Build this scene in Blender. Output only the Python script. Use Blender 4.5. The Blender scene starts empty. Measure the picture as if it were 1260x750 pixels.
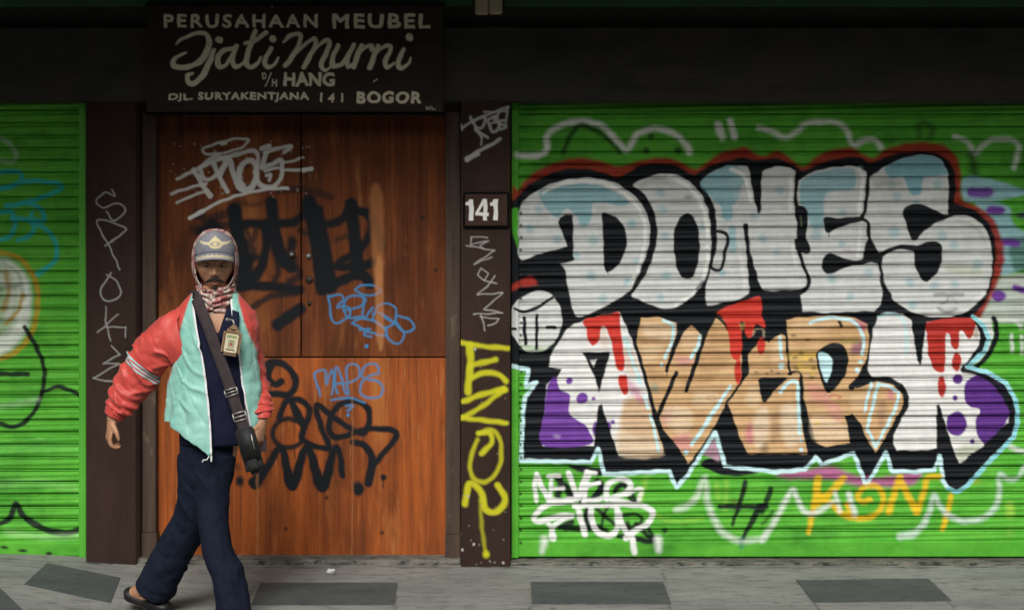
import bpy, bmesh, math, random
import numpy as np
from mathutils import Vector, Matrix, noise as mnoise
random.seed(7); rng = np.random.default_rng(7)
S = bpy.context.scene
COL = S.collection
# ------------------------------------------------------------------ camera, light, exposure
CAMY, CAMH, FPX, HORX, HORY = 8.0, 1.626, 1968.0, 630.0, 290.0
cd = bpy.data.cameras.new('camera'); cam = bpy.data.objects.new('camera', cd); COL.objects.link(cam)
cam.location = (0, -CAMY, CAMH); cam.rotation_euler = (math.radians(90), 0, 0)
cd.sensor_width = 36; cd.lens = 36*FPX/1260; cd.shift_y = -(375-HORY)/1260; cd.clip_end = 500
cd.dof.use_dof = True; cd.dof.focus_distance = 6.62; cd.dof.aperture_fstop = 3.2
S.camera = cam
SUN_EL, SUN_AZ = math.radians(40), math.radians(185)     # azimuth from +Y, clockwise: the light comes from behind the camera
w = bpy.data.worlds.new('World'); S.world = w; w.use_nodes = True
nt = w.node_tree
sky = nt.nodes.new('ShaderNodeTexSky'); sky.sky_type = 'NISHITA'; sky.sun_disc = False
sky.sun_elevation = SUN_EL; sky.sun_rotation = SUN_AZ; sky.air_density = 1.0; sky.dust_density = 4.0
hs = nt.nodes.new('ShaderNodeHueSaturation'); hs.inputs['Saturation'].default_value = 0.35
nt.links.new(sky.outputs[0], hs.inputs['Color'])
bg = nt.nodes['Background']; bg.inputs['Strength'].default_value = 0.05
nt.links.new(hs.outputs[0], bg.inputs['Color'])
sd = bpy.data.lights.new('sun', 'SUN'); sun = bpy.data.objects.new('sun', sd); COL.objects.link(sun)
sd.energy = 1.5; sd.angle = math.radians(22); sd.color = (1, .98, .95)
dirv = Vector((math.sin(SUN_AZ)*math.cos(SUN_EL), math.cos(SUN_AZ)*math.cos(SUN_EL), math.sin(SUN_EL)))
sun.rotation_euler = dirv.to_track_quat('Z', 'Y').to_euler(); sun.location = dirv*20
S.view_settings.view_transform = 'Standard'; S.view_settings.look = 'None'
S.view_settings.exposure = 1.0; S.view_settings.gamma = 1

# ------------------------------------------------------------------ helpers
def at(px, py, Y=0.0):
    k = (CAMY+Y)/FPX
    return Vector(((px-HORX)*k, Y, CAMH-(py-HORY)*k))
def gnd(px, py, z=0.0):
    D = (CAMH-z)*FPX/(py-HORY)
    return Vector(((px-HORX)*D/FPX, D-CAMY, z))
def tag(o, label=None, cat=None, group=None, kind=None):
    if label: o['label'] = label
    if cat: o['category'] = cat
    if group: o['group'] = group
    if kind: o['kind'] = kind
    return o
def empty(name, loc, **kw):
    o = bpy.data.objects.new(name, None); COL.objects.link(o); o.location = loc; o.empty_display_size = .1
    return tag(o, **kw)
def wloc(o):
    v = Vector(o.location)
    return v
def link(name, me, mat, parent=None, smooth=False, label=None):
    o = bpy.data.objects.new(name, me); COL.objects.link(o)
    if mat is not None: me.materials.append(mat)
    if smooth: me.shade_smooth()
    if parent is not None:
        o.parent = parent
        bpy.context.view_layer.update()
        o.matrix_parent_inverse = parent.matrix_world.inverted()
    if label: o['label'] = label
    return o
def mesh_np(name, V, F):
    me = bpy.data.meshes.new(name)
    V = np.asarray(V, np.float32).reshape(-1, 3); F = np.asarray(F, np.int32); n = F.shape[1]
    me.vertices.add(len(V)); me.vertices.foreach_set('co', V.ravel())
    me.loops.add(F.size); me.loops.foreach_set('vertex_index', F.ravel())
    me.polygons.add(len(F)); me.polygons.foreach_set('loop_start', np.arange(0, F.size, n, dtype=np.int32))
    try: me.polygons.foreach_set('loop_total', np.full(len(F), n, np.int32))
    except Exception: pass
    me.update(calc_edges=True); me.validate()
    return me
def bm_mesh(bm, name):
    bmesh.ops.recalc_face_normals(bm, faces=bm.faces)
    me = bpy.data.meshes.new(name); bm.to_mesh(me); bm.free(); return me
def box(bm, a, b, bev=0.0):
    x0, y0, z0 = [min(a[i], b[i]) for i in range(3)]; x1, y1, z1 = [max(a[i], b[i]) for i in range(3)]
    r = bmesh.ops.create_cube(bm, size=1, matrix=Matrix.Translation(((x0+x1)/2, (y0+y1)/2, (z0+z1)/2)) @ Matrix.Diagonal((x1-x0, y1-y0, z1-z0, 1)))
    if bev:
        es = list({e for v in r['verts'] for e in v.link_edges})
        bmesh.ops.bevel(bm, geom=es, offset=bev, segments=2, affect='EDGES')
def pbox(name, px0, py0, px1, py1, Y, depth, mat, parent, bev=.003, label=None):
    """box whose front face sits at depth Y and covers the given rectangle of the facade"""
    a = at(px0, py0, Y); b = at(px1, py1, Y); bm = bmesh.new()
    box(bm, (a.x, Y, a.z), (b.x, Y+depth, b.z), bev)
    return link(name, bm_mesh(bm, name), mat, parent, label=label)
def wbox(name, a, b, mat, parent=None, bev=.004, label=None):
    bm = bmesh.new(); box(bm, a, b, bev); return link(name, bm_mesh(bm, name), mat, parent, label=label)

# ------------------------------------------------------------------ materials
def nd(nt, t, **kw):
    n = nt.nodes.new(t)
    for k, v in kw.items():
        if k in n.inputs.keys(): n.inputs[k].default_value = v
        else: setattr(n, k, v)
    return n
def mat(name, c1, c2, scale=6, stretch=(1, 1, 1), rough=.6, bump=.2, bscale=60, paint=False, spec=.3, ramp=(.35, .65), detail=6,
        spots=None, metal=0.0, sheen=0.0, streak=None, ridge=None):
    m = bpy.data.materials.new(name); m.use_nodes = True; nt = m.node_tree; L = nt.links.new
    bs = nt.nodes['Principled BSDF']
    tc = nd(nt, 'ShaderNodeTexCoord'); mp = nd(nt, 'ShaderNodeMapping'); mp.inputs['Scale'].default_value = stretch
    L(tc.outputs['Object'], mp.inputs['Vector'])
    n1 = nd(nt, 'ShaderNodeTexNoise', Scale=scale, Detail=detail, Roughness=.62); L(mp.outputs[0], n1.inputs['Vector'])
    mr = nd(nt, 'ShaderNodeMapRange'); mr.inputs[1].default_value, mr.inputs[2].default_value = ramp; L(n1.outputs['Fac'], mr.inputs[0])
    mx = nd(nt, 'ShaderNodeMix', data_type='RGBA'); L(mr.outputs[0], mx.inputs[0])
    mx.inputs[6].default_value = (*c1, 1); mx.inputs[7].default_value = (*c2, 1)
    out = mx.outputs[2]
    if streak:      # (scale, colour, threshold, stretch): stains and wear
        for (sc, colr, lo, hi, st) in streak:
            mp2 = nd(nt, 'ShaderNodeMapping'); mp2.inputs['Scale'].default_value = st; L(tc.outputs['Object'], mp2.inputs['Vector'])
            n2 = nd(nt, 'ShaderNodeTexNoise', Scale=sc, Detail=7, Roughness=.65); L(mp2.outputs[0], n2.inputs['Vector'])
            r2 = nd(nt, 'ShaderNodeMapRange'); r2.inputs[1].default_value, r2.inputs[2].default_value = lo, hi; L(n2.outputs['Fac'], r2.inputs[0])
            m2 = nd(nt, 'ShaderNodeMix', data_type='RGBA'); L(r2.outputs[0], m2.inputs[0]); L(out, m2.inputs[6]); m2.inputs[7].default_value = (*colr, 1)
            out = m2.outputs[2]
    if paint:
        av = nd(nt, 'ShaderNodeAttribute', attribute_name='paint')
        inv = nd(nt, 'ShaderNodeMath', operation='SUBTRACT'); inv.inputs[0].default_value = 1; L(av.outputs['Alpha'], inv.inputs[1])
        sc = nd(nt, 'ShaderNodeVectorMath', operation='SCALE'); L(out, sc.inputs[0]); L(inv.outputs[0], sc.inputs['Scale'])
        ad = nd(nt, 'ShaderNodeVectorMath', operation='ADD'); L(sc.outputs[0], ad.inputs[0]); L(av.outputs['Color'], ad.inputs[1])
        out = ad.outputs[0]
        if paint == 'grime':
            n3 = nd(nt, 'ShaderNodeTexNoise', Scale=9, Detail=8, Roughness=.7); mp3 = nd(nt, 'ShaderNodeMapping'); mp3.inputs['Scale'].default_value = (1.5, 1, 1)
            L(tc.outputs['Object'], mp3.inputs['Vector']); L(mp3.outputs[0], n3.inputs['Vector'])
            r3 = nd(nt, 'ShaderNodeMapRange'); r3.inputs[1].default_value, r3.inputs[2].default_value = .35, .7
            r3.inputs[3].default_value, r3.inputs[4].default_value = .86, 1.04; L(n3.outputs['Fac'], r3.inputs[0])
            s3 = nd(nt, 'ShaderNodeVectorMath', operation='SCALE'); L(out, s3.inputs[0]); L(r3.outputs[0], s3.inputs['Scale']); out = s3.outputs[0]
    L(out, bs.inputs['Base Color'])
    bs.inputs['Roughness'].default_value = rough; bs.inputs['Specular IOR Level'].default_value = spec; bs.inputs['Metallic'].default_value = metal
    if sheen: bs.inputs['Sheen Weight'].default_value = sheen
    if bump:
        nb = nd(nt, 'ShaderNodeTexNoise', Scale=bscale, Detail=6, Roughness=.6); L(mp.outputs[0], nb.inputs['Vector'])
        b = nd(nt, 'ShaderNodeBump', Strength=bump, Distance=.01); L(nb.outputs['Fac'], b.inputs['Height'])
        if ridge:       # fine sharp creases of thin cloth
            mp4 = nd(nt, 'ShaderNodeMapping'); mp4.inputs['Scale'].default_value = ridge[2]; mp4.inputs['Rotation'].default_value = (0, ridge[3], 0); L(tc.outputs['Object'], mp4.inputs['Vector'])
            nr = nd(nt, 'ShaderNodeTexNoise', Scale=ridge[0], Detail=2.5, Roughness=.5, Distortion=.6); nr.noise_type = 'RIDGED_MULTIFRACTAL'; L(mp4.outputs[0], nr.inputs['Vector'])
            b2 = nd(nt, 'ShaderNodeBump', Strength=ridge[1], Distance=.012); L(nr.outputs['Fac'], b2.inputs['Height']); L(b2.outputs[0], b.inputs['Normal'])
        L(b.outputs[0], bs.inputs['Normal'])
    return m
M_SHUT = mat('shutter_paint', (.078, .36, .032), (.112, .43, .042), 3, (1, 1, 3), .55, .05, 40, 'grime', .10, streak=[(2.2, (.045, .22, .022), .50, .72, (1, 1, 2)), (5, (.17, .50, .07), .60, .74, (1, 1, 5)), (30, (.03, .10, .02), .66, .74, (.5, 1, 4))])
M_GREEN = mat('rail_paint', (.065, .33, .028), (.095, .40, .04), 4, (1, 1, .4), .5, .15, 40, True, .3, streak=[(30, (.05, .07, .03), .66, .72, (1, 1, 1))])
M_PIL = mat('pillar_paint', (.028, .016, .012), (.040, .023, .017), 5, (1, 1, .5), .75, .14, 90, True, .10, streak=[(26, (.13, .11, .09), .70, .74, (1, 1, 1)), (3, (.028, .018, .013), .52, .7, (3, 1, .4)), (60, (.02, .014, .011), .60, .70, (1, 1, .5))])
M_LINT = mat('lintel_paint', (.046, .045, .038), (.062, .056, .046), 4, (1, 1, 1), .85, .15, 50, False, .08, streak=[(5, (.034, .034, .03), .5, .7, (.6, 1, 2)), (30, (.05, .045, .04), .70, .76, (1, 1, 1))])
M_SIGN = mat('sign_paint', (.034, .026, .020), (.046, .034, .026), 6, (1, 1, 1), .8, .1, 60, True, .08)
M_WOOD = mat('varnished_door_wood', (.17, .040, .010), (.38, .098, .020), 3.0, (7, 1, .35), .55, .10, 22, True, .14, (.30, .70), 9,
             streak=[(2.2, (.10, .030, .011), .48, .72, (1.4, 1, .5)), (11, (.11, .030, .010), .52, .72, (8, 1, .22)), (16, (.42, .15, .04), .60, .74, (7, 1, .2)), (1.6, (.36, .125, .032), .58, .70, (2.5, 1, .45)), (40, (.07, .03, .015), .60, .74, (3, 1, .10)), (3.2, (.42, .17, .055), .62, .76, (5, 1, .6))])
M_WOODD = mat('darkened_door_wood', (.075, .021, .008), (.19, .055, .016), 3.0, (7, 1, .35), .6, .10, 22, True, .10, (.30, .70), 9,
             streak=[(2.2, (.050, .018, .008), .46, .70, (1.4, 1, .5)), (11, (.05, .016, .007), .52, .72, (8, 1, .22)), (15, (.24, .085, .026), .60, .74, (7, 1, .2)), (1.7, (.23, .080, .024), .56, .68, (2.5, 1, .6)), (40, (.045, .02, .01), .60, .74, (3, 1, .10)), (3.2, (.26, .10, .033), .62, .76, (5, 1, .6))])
M_JAMB = mat('old_jamb_wood', (.040, .026, .018), (.075, .048, .032), 4, (9, 9, .5), .7, .3, 30, streak=[(7, (.17, .125, .085), .60, .72, (1, 1, .6))])
M_CONC = mat('sill_concrete', (.075, .072, .06), (.17, .16, .135), 7, (1, 1, 1), .9, .8, 45, streak=[(14, (.03, .032, .026), .52, .62, (1, 3, 1)), (40, (.30, .27, .22), .66, .72, (1, 1, 1))])
M_PAVE = mat('pavement_stone', (.115, .118, .108), (.175, .178, .165), 2.2, (.6, 1.6, 1), .85, .35, 120,
             streak=[(7, (.085, .09, .082), .50, .68, (1, 3, 1)), (160, (.22, .22, .2), .60, .70, (1, 1, 1)), (90, (.06, .062, .055), .62, .70, (1, 1, 1))])
M_SLAB = mat('dark_slab_stone', (.064, .074, .071), (.094, .103, .099), 3, (.6, 2, 1), .8, .4, 160, streak=[(60, (.04, .046, .043), .5, .62, (.3, 2, 1))])
M_ROAD = mat('asphalt', (.045, .045, .046), (.065, .064, .062), 3, (1, 1, 1), .9, .5, 90)
M_CREAM = mat('cream_plastic', (.42, .36, .24), (.52, .45, .30), 4, (1, 1, 1), .6, .1, 40)
M_LETTER = mat('aged_sign_lettering', (.40, .37, .28), (.50, .46, .36), 18, (1, 1, 1), .7, .1, 60, streak=[(14, (.16, .14, .10), .60, .80, (1, 1, 1))])
M_STEEL = mat('dull_steel', (.32, .31, .28), (.42, .41, .38), 30, (1, 1, 1), .45, .1, 60, metal=.7)
M_RUST = mat('dark_iron', (.03, .022, .018), (.06, .04, .03), 30, (1, 1, 1), .6, .3, 80, metal=.2)

# ------------------------------------------------------------------ spray painter: premultiplied RGBA sampled on a grid of surface points
def cr(pts, closed=False, n=7):
    p = np.asarray(pts, float)
    if len(p) < 3: return p
    q = np.vstack([p[-1], p, p[0], p[1]]) if closed else np.vstack([2*p[0]-p[1], p, 2*p[-1]-p[-2]])
    out = []
    t = np.linspace(0, 1, n, endpoint=False)[:, None]
    for i in range(1, len(q)-2):
        a, b, c, d = q[i-1], q[i], q[i+1], q[i+2]
        out.append(.5*((2*b)+(-a+c)*t+(2*a-5*b+4*c-d)*t*t+(-a+3*b-3*c+d)*t**3))
    if not closed: out.append(p[-1:])
    return np.vstack(out)
class Canvas:
    def __init__(s, X, Y, wob=.35):
        s.X, s.Y = np.meshgrid(np.asarray(X, float), np.asarray(Y, float)); s.cols, s.rows = np.asarray(X, float), np.asarray(Y, float)
        s.C = np.zeros(s.X.shape+(4,)); s.o = (0, 0, 1.0)
        x, y = s.X, s.Y
        s.WX = s.X+wob*(np.sin(y*.31+1.3*np.sin(x*.13))+.6*np.sin(x*.53+y*.23)); s.WY = s.Y+wob*(np.sin(x*.29+1.1*np.sin(y*.17))+.6*np.sin(y*.47-x*.21))
        s.N = .5+.25*(np.sin(x*.11+2*np.sin(y*.05))+np.sin(y*.09+1.7*np.sin(x*.07)))
    def org(s, x, y, sc): s.o = (x, y, sc); return s
    def P(s, t):
        if not isinstance(t, str): a = np.asarray(t, float)
        else: a = np.array([[float(v) for v in q.split()] for q in t.split(',')])
        return np.column_stack([s.o[0]+a[:, 0]/s.o[2], s.o[1]+a[:, 1]/s.o[2]])
    def win(s, p, m):
        c0, c1 = np.searchsorted(s.cols, [p[:, 0].min()-m, p[:, 0].max()+m]); r0, r1 = np.searchsorted(s.rows, [p[:, 1].min()-m, p[:, 1].max()+m])
        return (slice(r0, r1), slice(c0, c1)) if r1 > r0 and c1 > c0 else None
    def put(s, w, al, col):
        C = s.C[w]; al = al[..., None]; C *= (1-al); C += al*np.array([*col, 1.0])
    def dist(s, w, p, wid=None):
        X, Y = s.WX[w], s.WY[w]; D = np.full(X.shape, 1e9)
        for i in range(len(p)-1):
            a, b = p[i], p[i+1]; d = b-a; L = d@d+1e-9
            t = np.clip(((X-a[0])*d[0]+(Y-a[1])*d[1])/L, 0, 1)
            r = np.hypot(X-a[0]-t*d[0], Y-a[1]-t*d[1])
            if wid is not None: r = r-(wid[i]+(wid[i+1]-wid[i])*t)/2
            np.minimum(D, r, out=D)
        return D
    def st(s, t, wd, col, soft=1.2, a=1.0, smooth=True, closed=False):
        p = s.P(t); n0 = len(p)
        if closed: p = np.vstack([p, p[:1]]) if not smooth else p
        p = cr(p, closed) if smooth else p
        if closed and smooth: p = np.vstack([p, p[:1]])
        ws = np.interp(np.linspace(0, 1, len(p)), np.linspace(0, 1, len(wd)), wd) if hasattr(wd, '__len__') else np.full(len(p), float(wd))
        ws = ws/s.o[2]
        w = s.win(p, ws.max()/2+soft+3)
        if w is None: return
        s.put(w, a*np.clip(.5-s.dist(w, p, ws)/soft, 0, 1), col)
    def fill(s, t, col, soft=1.1, a=1.0, smooth=True, fade=None):
        p = s.P(t); p = cr(p, True, 5) if smooth else p; q = np.vstack([p, p[:1]])
        w = s.win(p, soft+3)
        if w is None: return
        X, Y = s.WX[w], s.WY[w]; ins = np.zeros(X.shape, bool)
        for i in range(len(p)):
            (x0, y0), (x1, y1) = q[i], q[i+1]
            if y0 != y1: ins ^= ((y0 > Y) != (y1 > Y)) & (X < (x1-x0)*(Y-y0)/(y1-y0)+x0)
        D = s.dist(w, q); sd = np.where(ins, -D, D)
        al = a*np.clip(.5-sd/soft, 0, 1)
        if fade: al = al*np.clip(fade[0]+fade[1]*s.N[w], 0, 1)
        s.put(w, al, col)
    def dot(s, x, y, rx, ry=None, col=(0, 0, 0), soft=1.5, a=1.0):
        ry = ry or rx; cx, cy = s.o[0]+x/s.o[2], s.o[1]+y/s.o[2]; rx /= s.o[2]; ry /= s.o[2]
        w = s.win(np.array([[cx-rx, cy-ry], [cx+rx, cy+ry]]), soft+3)
        if w is None: return
        r = np.hypot((s.WX[w]-cx)/rx, (s.WY[w]-cy)/ry); s.put(w, a*np.clip(.5-(r-1)*min(rx, ry)/soft, 0, 1), col)
def glyph_edges(txt, space):
    cu = bpy.data.curves.new('lettering', 'FONT'); cu.body = txt; cu.space_character = space; cu.resolution_u = 5
    o = bpy.data.objects.new('tmp_text', cu); COL.objects.link(o); dg = bpy.context.evaluated_depsgraph_get(); dg.update()
    me = bpy.data.meshes.new_from_object(o.evaluated_get(dg)); bpy.data.objects.remove(o); bpy.data.curves.remove(cu)
    bm = bmesh.new(); bm.from_mesh(me); bpy.data.meshes.remove(me)
    bmesh.ops.remove_doubles(bm, verts=bm.verts, dist=1e-5); E = np.array([[v.co[:2] for v in e.verts] for e in bm.edges if len(e.link_faces) == 1]); bm.free(); return E
def c_text(c, txt, x0, y0, x1, y1, col, grow=.5, space=1.0):
    E = glyph_edges(txt, space); lo, hi = E.reshape(-1, 2).min(0), E.reshape(-1, 2).max(0)
    E = (E-lo)/(hi-lo); E[..., 0] = x0+grow+E[..., 0]*(x1-x0-2*grow); E[..., 1] = y1-grow-E[..., 1]*(y1-y0-2*grow)
    w = c.win(E.reshape(-1, 2), 4)
    if w is None: return
    X, Y = c.WX[w], c.WY[w]; ins = np.zeros(X.shape, bool); D = np.full(X.shape, 1e9)
    for (ax, ay), (bx, by) in E:
        if ay != by: ins ^= ((ay > Y) != (by > Y)) & (X < (bx-ax)*(Y-ay)/(by-ay)+ax)
        dx, dy = bx-ax, by-ay; t = np.clip(((X-ax)*dx+(Y-ay)*dy)/(dx*dx+dy*dy+1e-9), 0, 1); np.minimum(D, np.hypot(X-ax-t*dx, Y-ay-t*dy), out=D)
    c.put(w, np.clip(.5-(np.where(ins, -D, D)-grow)/.9, 0, 1)*.95, col)
Canvas.text = c_text
def grid_mesh(name, cols, rows, pos, paint, mat_, parent, smooth=False, label=None):
    """pos(X, Y) -> Nx3 on the px grid; paint(canvas) sprays it"""
    cv = Canvas(cols, rows); paint(cv)
    V = pos(cv.X, cv.Y).reshape(-1, 3); R, K = cv.X.shape
    i = (np.arange(R-1)[:, None]*K+np.arange(K-1)[None]).ravel()
    me = mesh_np(name, V, np.stack([i, i+K, i+K+1, i+1], 1))
    at_ = me.color_attributes.new('paint', 'FLOAT_COLOR', 'POINT')
    at_.data.foreach_set('color', cv.C.astype(np.float32).ravel())
    return link(name, me, mat_, parent, smooth, label)
def plane_pos(Y):
    k = (CAMY+Y)/FPX
    return lambda X, Z: np.stack([(X-HORX)*k, np.full(X.shape, Y), CAMH-(Z-HORY)*k], -1)
def ar(a, b, st): return np.linspace(a, b, max(2, int(round((b-a)/st))+1))
def solid_board(name, px0, py0, px1, py1, Y, depth, step, paint, mat_, parent, label=None):
    """a board: painted fine front face with sides and back, one mesh"""
    cols, rows = ar(px0, px1, step), ar(py0, py1, step)
    cv = Canvas(cols, rows); paint(cv)
    V = plane_pos(Y)(cv.X, cv.Y).reshape(-1, 3); R, K = cv.X.shape
    i = (np.arange(R-1)[:, None]*K+np.arange(K-1)[None]).ravel(); F = np.stack([i, i+K, i+K+1, i+1], 1)
    ring = list(range(K))+[r*K+K-1 for r in range(1, R)]+[(R-1)*K+c for c in range(K-2, -1, -1)]+[r*K for r in range(R-2, 0, -1)]
    b0 = len(V); n = len(ring); B = V[ring].copy(); B[:, 1] += depth; V = np.vstack([V, B])
    j = np.arange(n); jn = (j+1) % n; rg = np.array(ring)
    F = np.vstack([F, np.stack([rg[j], rg[jn], b0+jn, b0+j], 1)])
    me = mesh_np(name, V, F)
    a_ = me.color_attributes.new('paint', 'FLOAT_COLOR', 'POINT'); C = np.vstack([cv.C.reshape(-1, 4), np.zeros((n, 4))])
    a_.data.foreach_set('color', C.astype(np.float32).ravel())
    return link(name, me, mat_, parent, False, label)

# paint colours (albedo)
WHT, BLK, RED, LBL = (.60, .615, .59), (.008, .010, .012), (.56, .045, .03), (.27, .47, .50)
PUR, TAN, LCY, YEL, MAG = (.15, .05, .30), (.56, .36, .18), (.52, .74, .76), (.72, .46, .02), (.42, .07, .27)
DRED, TEA, SIL, BLU, YGR = (.30, .022, .018), (.03, .42, .38), (.54, .55, .50), (.035, .17, .36), (.52, .50, .02)

# ------------------------------------------------------------------ what is sprayed on the right shutter
def paint_right(c):
    # loose lines above and fillers beyond
    c.org(620, 120, 2.68)
    c.st('45 190, 100 192, 140 175, 142 130, 175 98, 250 78, 320 93, 370 140, 405 172, 440 122, 500 103, 560 120, 600 155, 612 182', 20, (.80, .82, .74), 5, .9)
    c.st('195 182, 218 130, 250 92, 300 108, 340 135, 382 182', [12, 14, 12, 9], BLK, 5, .85)
    for q in ((485, 128, 9), (470, 175, 10), (575, 175, 11)): c.dot(*q[:2], q[2], col=BLK, soft=5, a=.8)
    c.st('705 90, 720 130', 24, (.80, .82, .74), 5, .9); c.st('746 78, 760 130', 20, (.80, .82, .74), 5, .9)
    c.org(900, 120, 2.678)
    c.st('90 100, 130 110, 175 132, 220 110, 240 88, 300 80, 350 85, 380 110, 400 158, 430 143, 470 140, 492 165', 16, (.78, .80, .72), 6, .85)
    c.st('620 125, 615 95, 640 85, 660 100, 655 130', 18, (.02, .05, .02), 8, .7)
    c.st('735 130, 775 145, 800 185, 825 160, 860 140, 920 140, 945 165, 930 232', 15, (.74, .78, .70), 6, .8)
    c.st('790 190, 800 250', 26, (.015, .03, .015), 8, .7)
    # blue and purple passage at the far right
    c.org(1040, 180, 3.409)
    c.fill('495 130, 600 135, 700 165, 760 190, 745 205, 650 225, 590 230, 495 225', LBL, 3, .95)
    c.fill('545 235, 640 235, 690 260, 695 300, 720 340, 770 380, 770 490, 700 530, 640 535, 640 430, 600 330', LBL, 4, .95)
    c.fill('690 400, 780 395, 800 520, 740 540, 700 500', (.015, .10, .02), 6, .6)
    c.st('530 195, 600 193', 40, PUR, 4, .95); c.st('605 268, 650 268', 34, PUR, 4); c.st('665 403, 715 405', 32, PUR, 4); c.st('735 290, 770 290', 30, (.06, .03, .10), 6, .8)
    c.fill('640 560, 760 540, 820 620, 810 730, 620 735, 560 700', (.55, .58, .54), 6, .85)
    c.dot(642, 626, 30, 24, PUR, 3); c.st('712 590, 745 603', 26, PUR, 4)
    c.st('500 540, 700 560, 800 600', 10, (.6, .62, .58), 6, .7)
    # red halo and black body of the upper word
    c.org(0, 0, 1)
    top = '628 246, 638 233, 649 219, 667 207, 688 199, 712 194, 737 198, 758 204, 770 203, 790 197, 815 194, 838 199, 856 208, 881 191, 904 183, 918 181, 936 192, 960 186, 986 205, 1005 192, 1025 184, 1049 182, 1072 194, 1094 182, 1124 175, 1158 178, 1175 191, 1182 213, 1183 243, 1197 251, 1219 266, 1231 290, 1235 320, 1226 351, 1211 381, 1180 420, 1000 500, 640 440, 628 420'
    c.fill(top, DRED, 5, .95)
    blk = '628 262, 634 246, 649 229, 673 215, 697 208, 723 208, 746 214, 760 218, 772 213, 787 204, 810 201, 833 204, 853 215, 864 209, 883 201, 913 194, 932 197, 956 195, 980 205, 988 210, 1012 200, 1038 194, 1056 193, 1070 200, 1099 190, 1125 187, 1149 188, 1166 197, 1174 212, 1176 233, 1174 249, 1187 254, 1204 262, 1219 280, 1225 306, 1223 333, 1216 362, 1204 380, 1160 420, 1000 500, 640 440, 628 420'
    c.fill(blk, BLK, 3)
    # black body of the lower word with its pale blue edge
    edge = '629 450, 650 454, 647 475, 660 470, 647 487, 644 498, 641 566, 684 567, 727 568, 736 551, 743 583, 823 579, 832 599, 846 584, 880 531, 892 573, 955 580, 990 577, 1004 562, 1011 571, 1050 557, 1066 597, 1090 556, 1097 579, 1127 580, 1150 577, 1156 560, 1160 590, 1166 600, 1176 605, 1190 597, 1220 564, 1247 537, 1252 517, 1250 493, 1237 470, 1213 457, 1190 451, 1211 432, 1216 417, 1212 403, 1197 389'
    c.fill(edge+', 1150 330, 640 340, 628 350', BLK, 2, 1, False)
    c.fill('628 330, 660 330, 690 400, 690 455, 650 458, 628 452', BLK, 2, 1, False)
    # face-like blob at the left edge
    c.org(620, 360, 3.122)
    c.fill('22 105, 35 50, 90 5, 150 -8, 195 20, 220 70, 220 130, 195 185, 150 222, 100 228, 60 200, 28 150', WHT, 1.5)
    c.fill('60 195, 100 225, 150 220, 190 190, 170 205, 120 205', (.30, .45, .22), 4, .6)
    c.st('40 62, 80 72, 130 55, 188 18', [9, 13, 13, 11], BLK); c.st('78 95, 80 150, 84 195', 14, BLK); c.st('127 85, 125 215', 12, BLK)
    c.st('165 132, 197 134', 13, BLK); c.st('22 138, 46 140', 12, BLK)
    c.org(620, 180, 3.406)
    c.fill('25 590, 70 560, 115 545, 138 580, 80 587, 30 606', (.36, .035, .025), 4, .95)
    c.fill('28 270, 60 262, 63 330, 60 420, 45 390, 32 330', (.07, .38, .03), 3)
    # D
    c.fill('75 478, 62 400, 60 330, 62 285, 75 240, 110 205, 160 176, 220 150, 290 135, 370 132, 440 145, 480 160, 545 205, 580 250, 605 300, 612 360, 605 420, 582 490, 552 560, 520 610, 440 660, 380 690, 303 711, 270 600, 236 490', WHT, 1.5)
    c.fill('150 190, 200 175, 260 158, 330 153, 400 165, 460 190, 522 232, 500 250, 430 238, 372 240, 368 300, 345 335, 320 330, 310 300, 270 262, 250 270, 225 298, 190 275, 165 240, 150 215', LBL, 2.5, .95)
    for q in ((145, 265, 17), (110, 345, 16), (225, 388, 17), (375, 392, 17), (305, 457, 15), (365, 540, 20), (415, 640, 18), (532, 320, 13), (515, 560, 12)): c.dot(*q, col=LBL, soft=5, a=.62)
    c.fill('264 420, 242 352, 225 318, 236 298, 260 288, 290 288, 291 462, 298 470, 290 481, 236 492, 75 486, 76 478, 150 450', BLK, 1.5, 1, False)
    c.fill('412 285, 440 283, 480 305, 508 350, 515 400, 505 450, 480 495, 440 525, 424 519, 418 480, 415 380', BLK, 1.5)
    c.st('430 520, 437 535', 3, BLK)
    c.st('165 195, 220 165, 300 148, 370 148, 440 163, 505 198', [10, 18, 20, 18], (.84, .84, .79), 2.5, .95)
    c.st('505 198, 550 240, 580 290, 592 340, 590 395', 15, (.84, .84, .79), 2.5, .9); c.st('588 410, 575 470, 560 520', 13, (.84, .84, .79), 2.5, .85); c.dot(545, 545, 8, col=(.84, .84, .79)); c.dot(523, 575, 6, col=(.84, .84, .79))
    c.fill('380 255, 430 250, 435 270, 395 275', (.45, .47, .40), 5, .5)
    # O
    c.org(760, 180, 3.406)
    c.fill('65 165, 100 140, 150 122, 200 114, 255 124, 300 150, 340 187, 368 240, 383 290, 390 360, 390 440, 382 500, 362 560, 330 610, 290 645, 240 674, 190 679, 130 661, 85 640, 57 622, 90 580, 130 510, 157 430, 166 360, 156 290, 130 225, 100 190', WHT, 1.5)
    c.fill('90 165, 150 130, 200 140, 230 165, 200 160, 150 150, 110 170', (.42, .46, .36), 5, .6); c.fill('200 215, 260 210, 320 230, 300 260, 240 250', (.50, .51, .45), 8, .6)
    for q in ((180, 195, 18), (190, 262, 18), (62, 325, 17), (200, 372, 17), (205, 540, 19), (180, 632, 17), (355, 340, 13), (75, 480, 14), (40, 570, 13)): c.dot(*q, col=LBL, soft=5, a=.6)
    c.dot(295, 213, 14, 9, (.10, .11, .10), 4, .6)
    c.fill('233 400, 240 345, 260 300, 290 281, 320 300, 338 350, 343 420, 336 490, 316 545, 286 556, 255 530, 240 470', BLK, 1.5)
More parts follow.
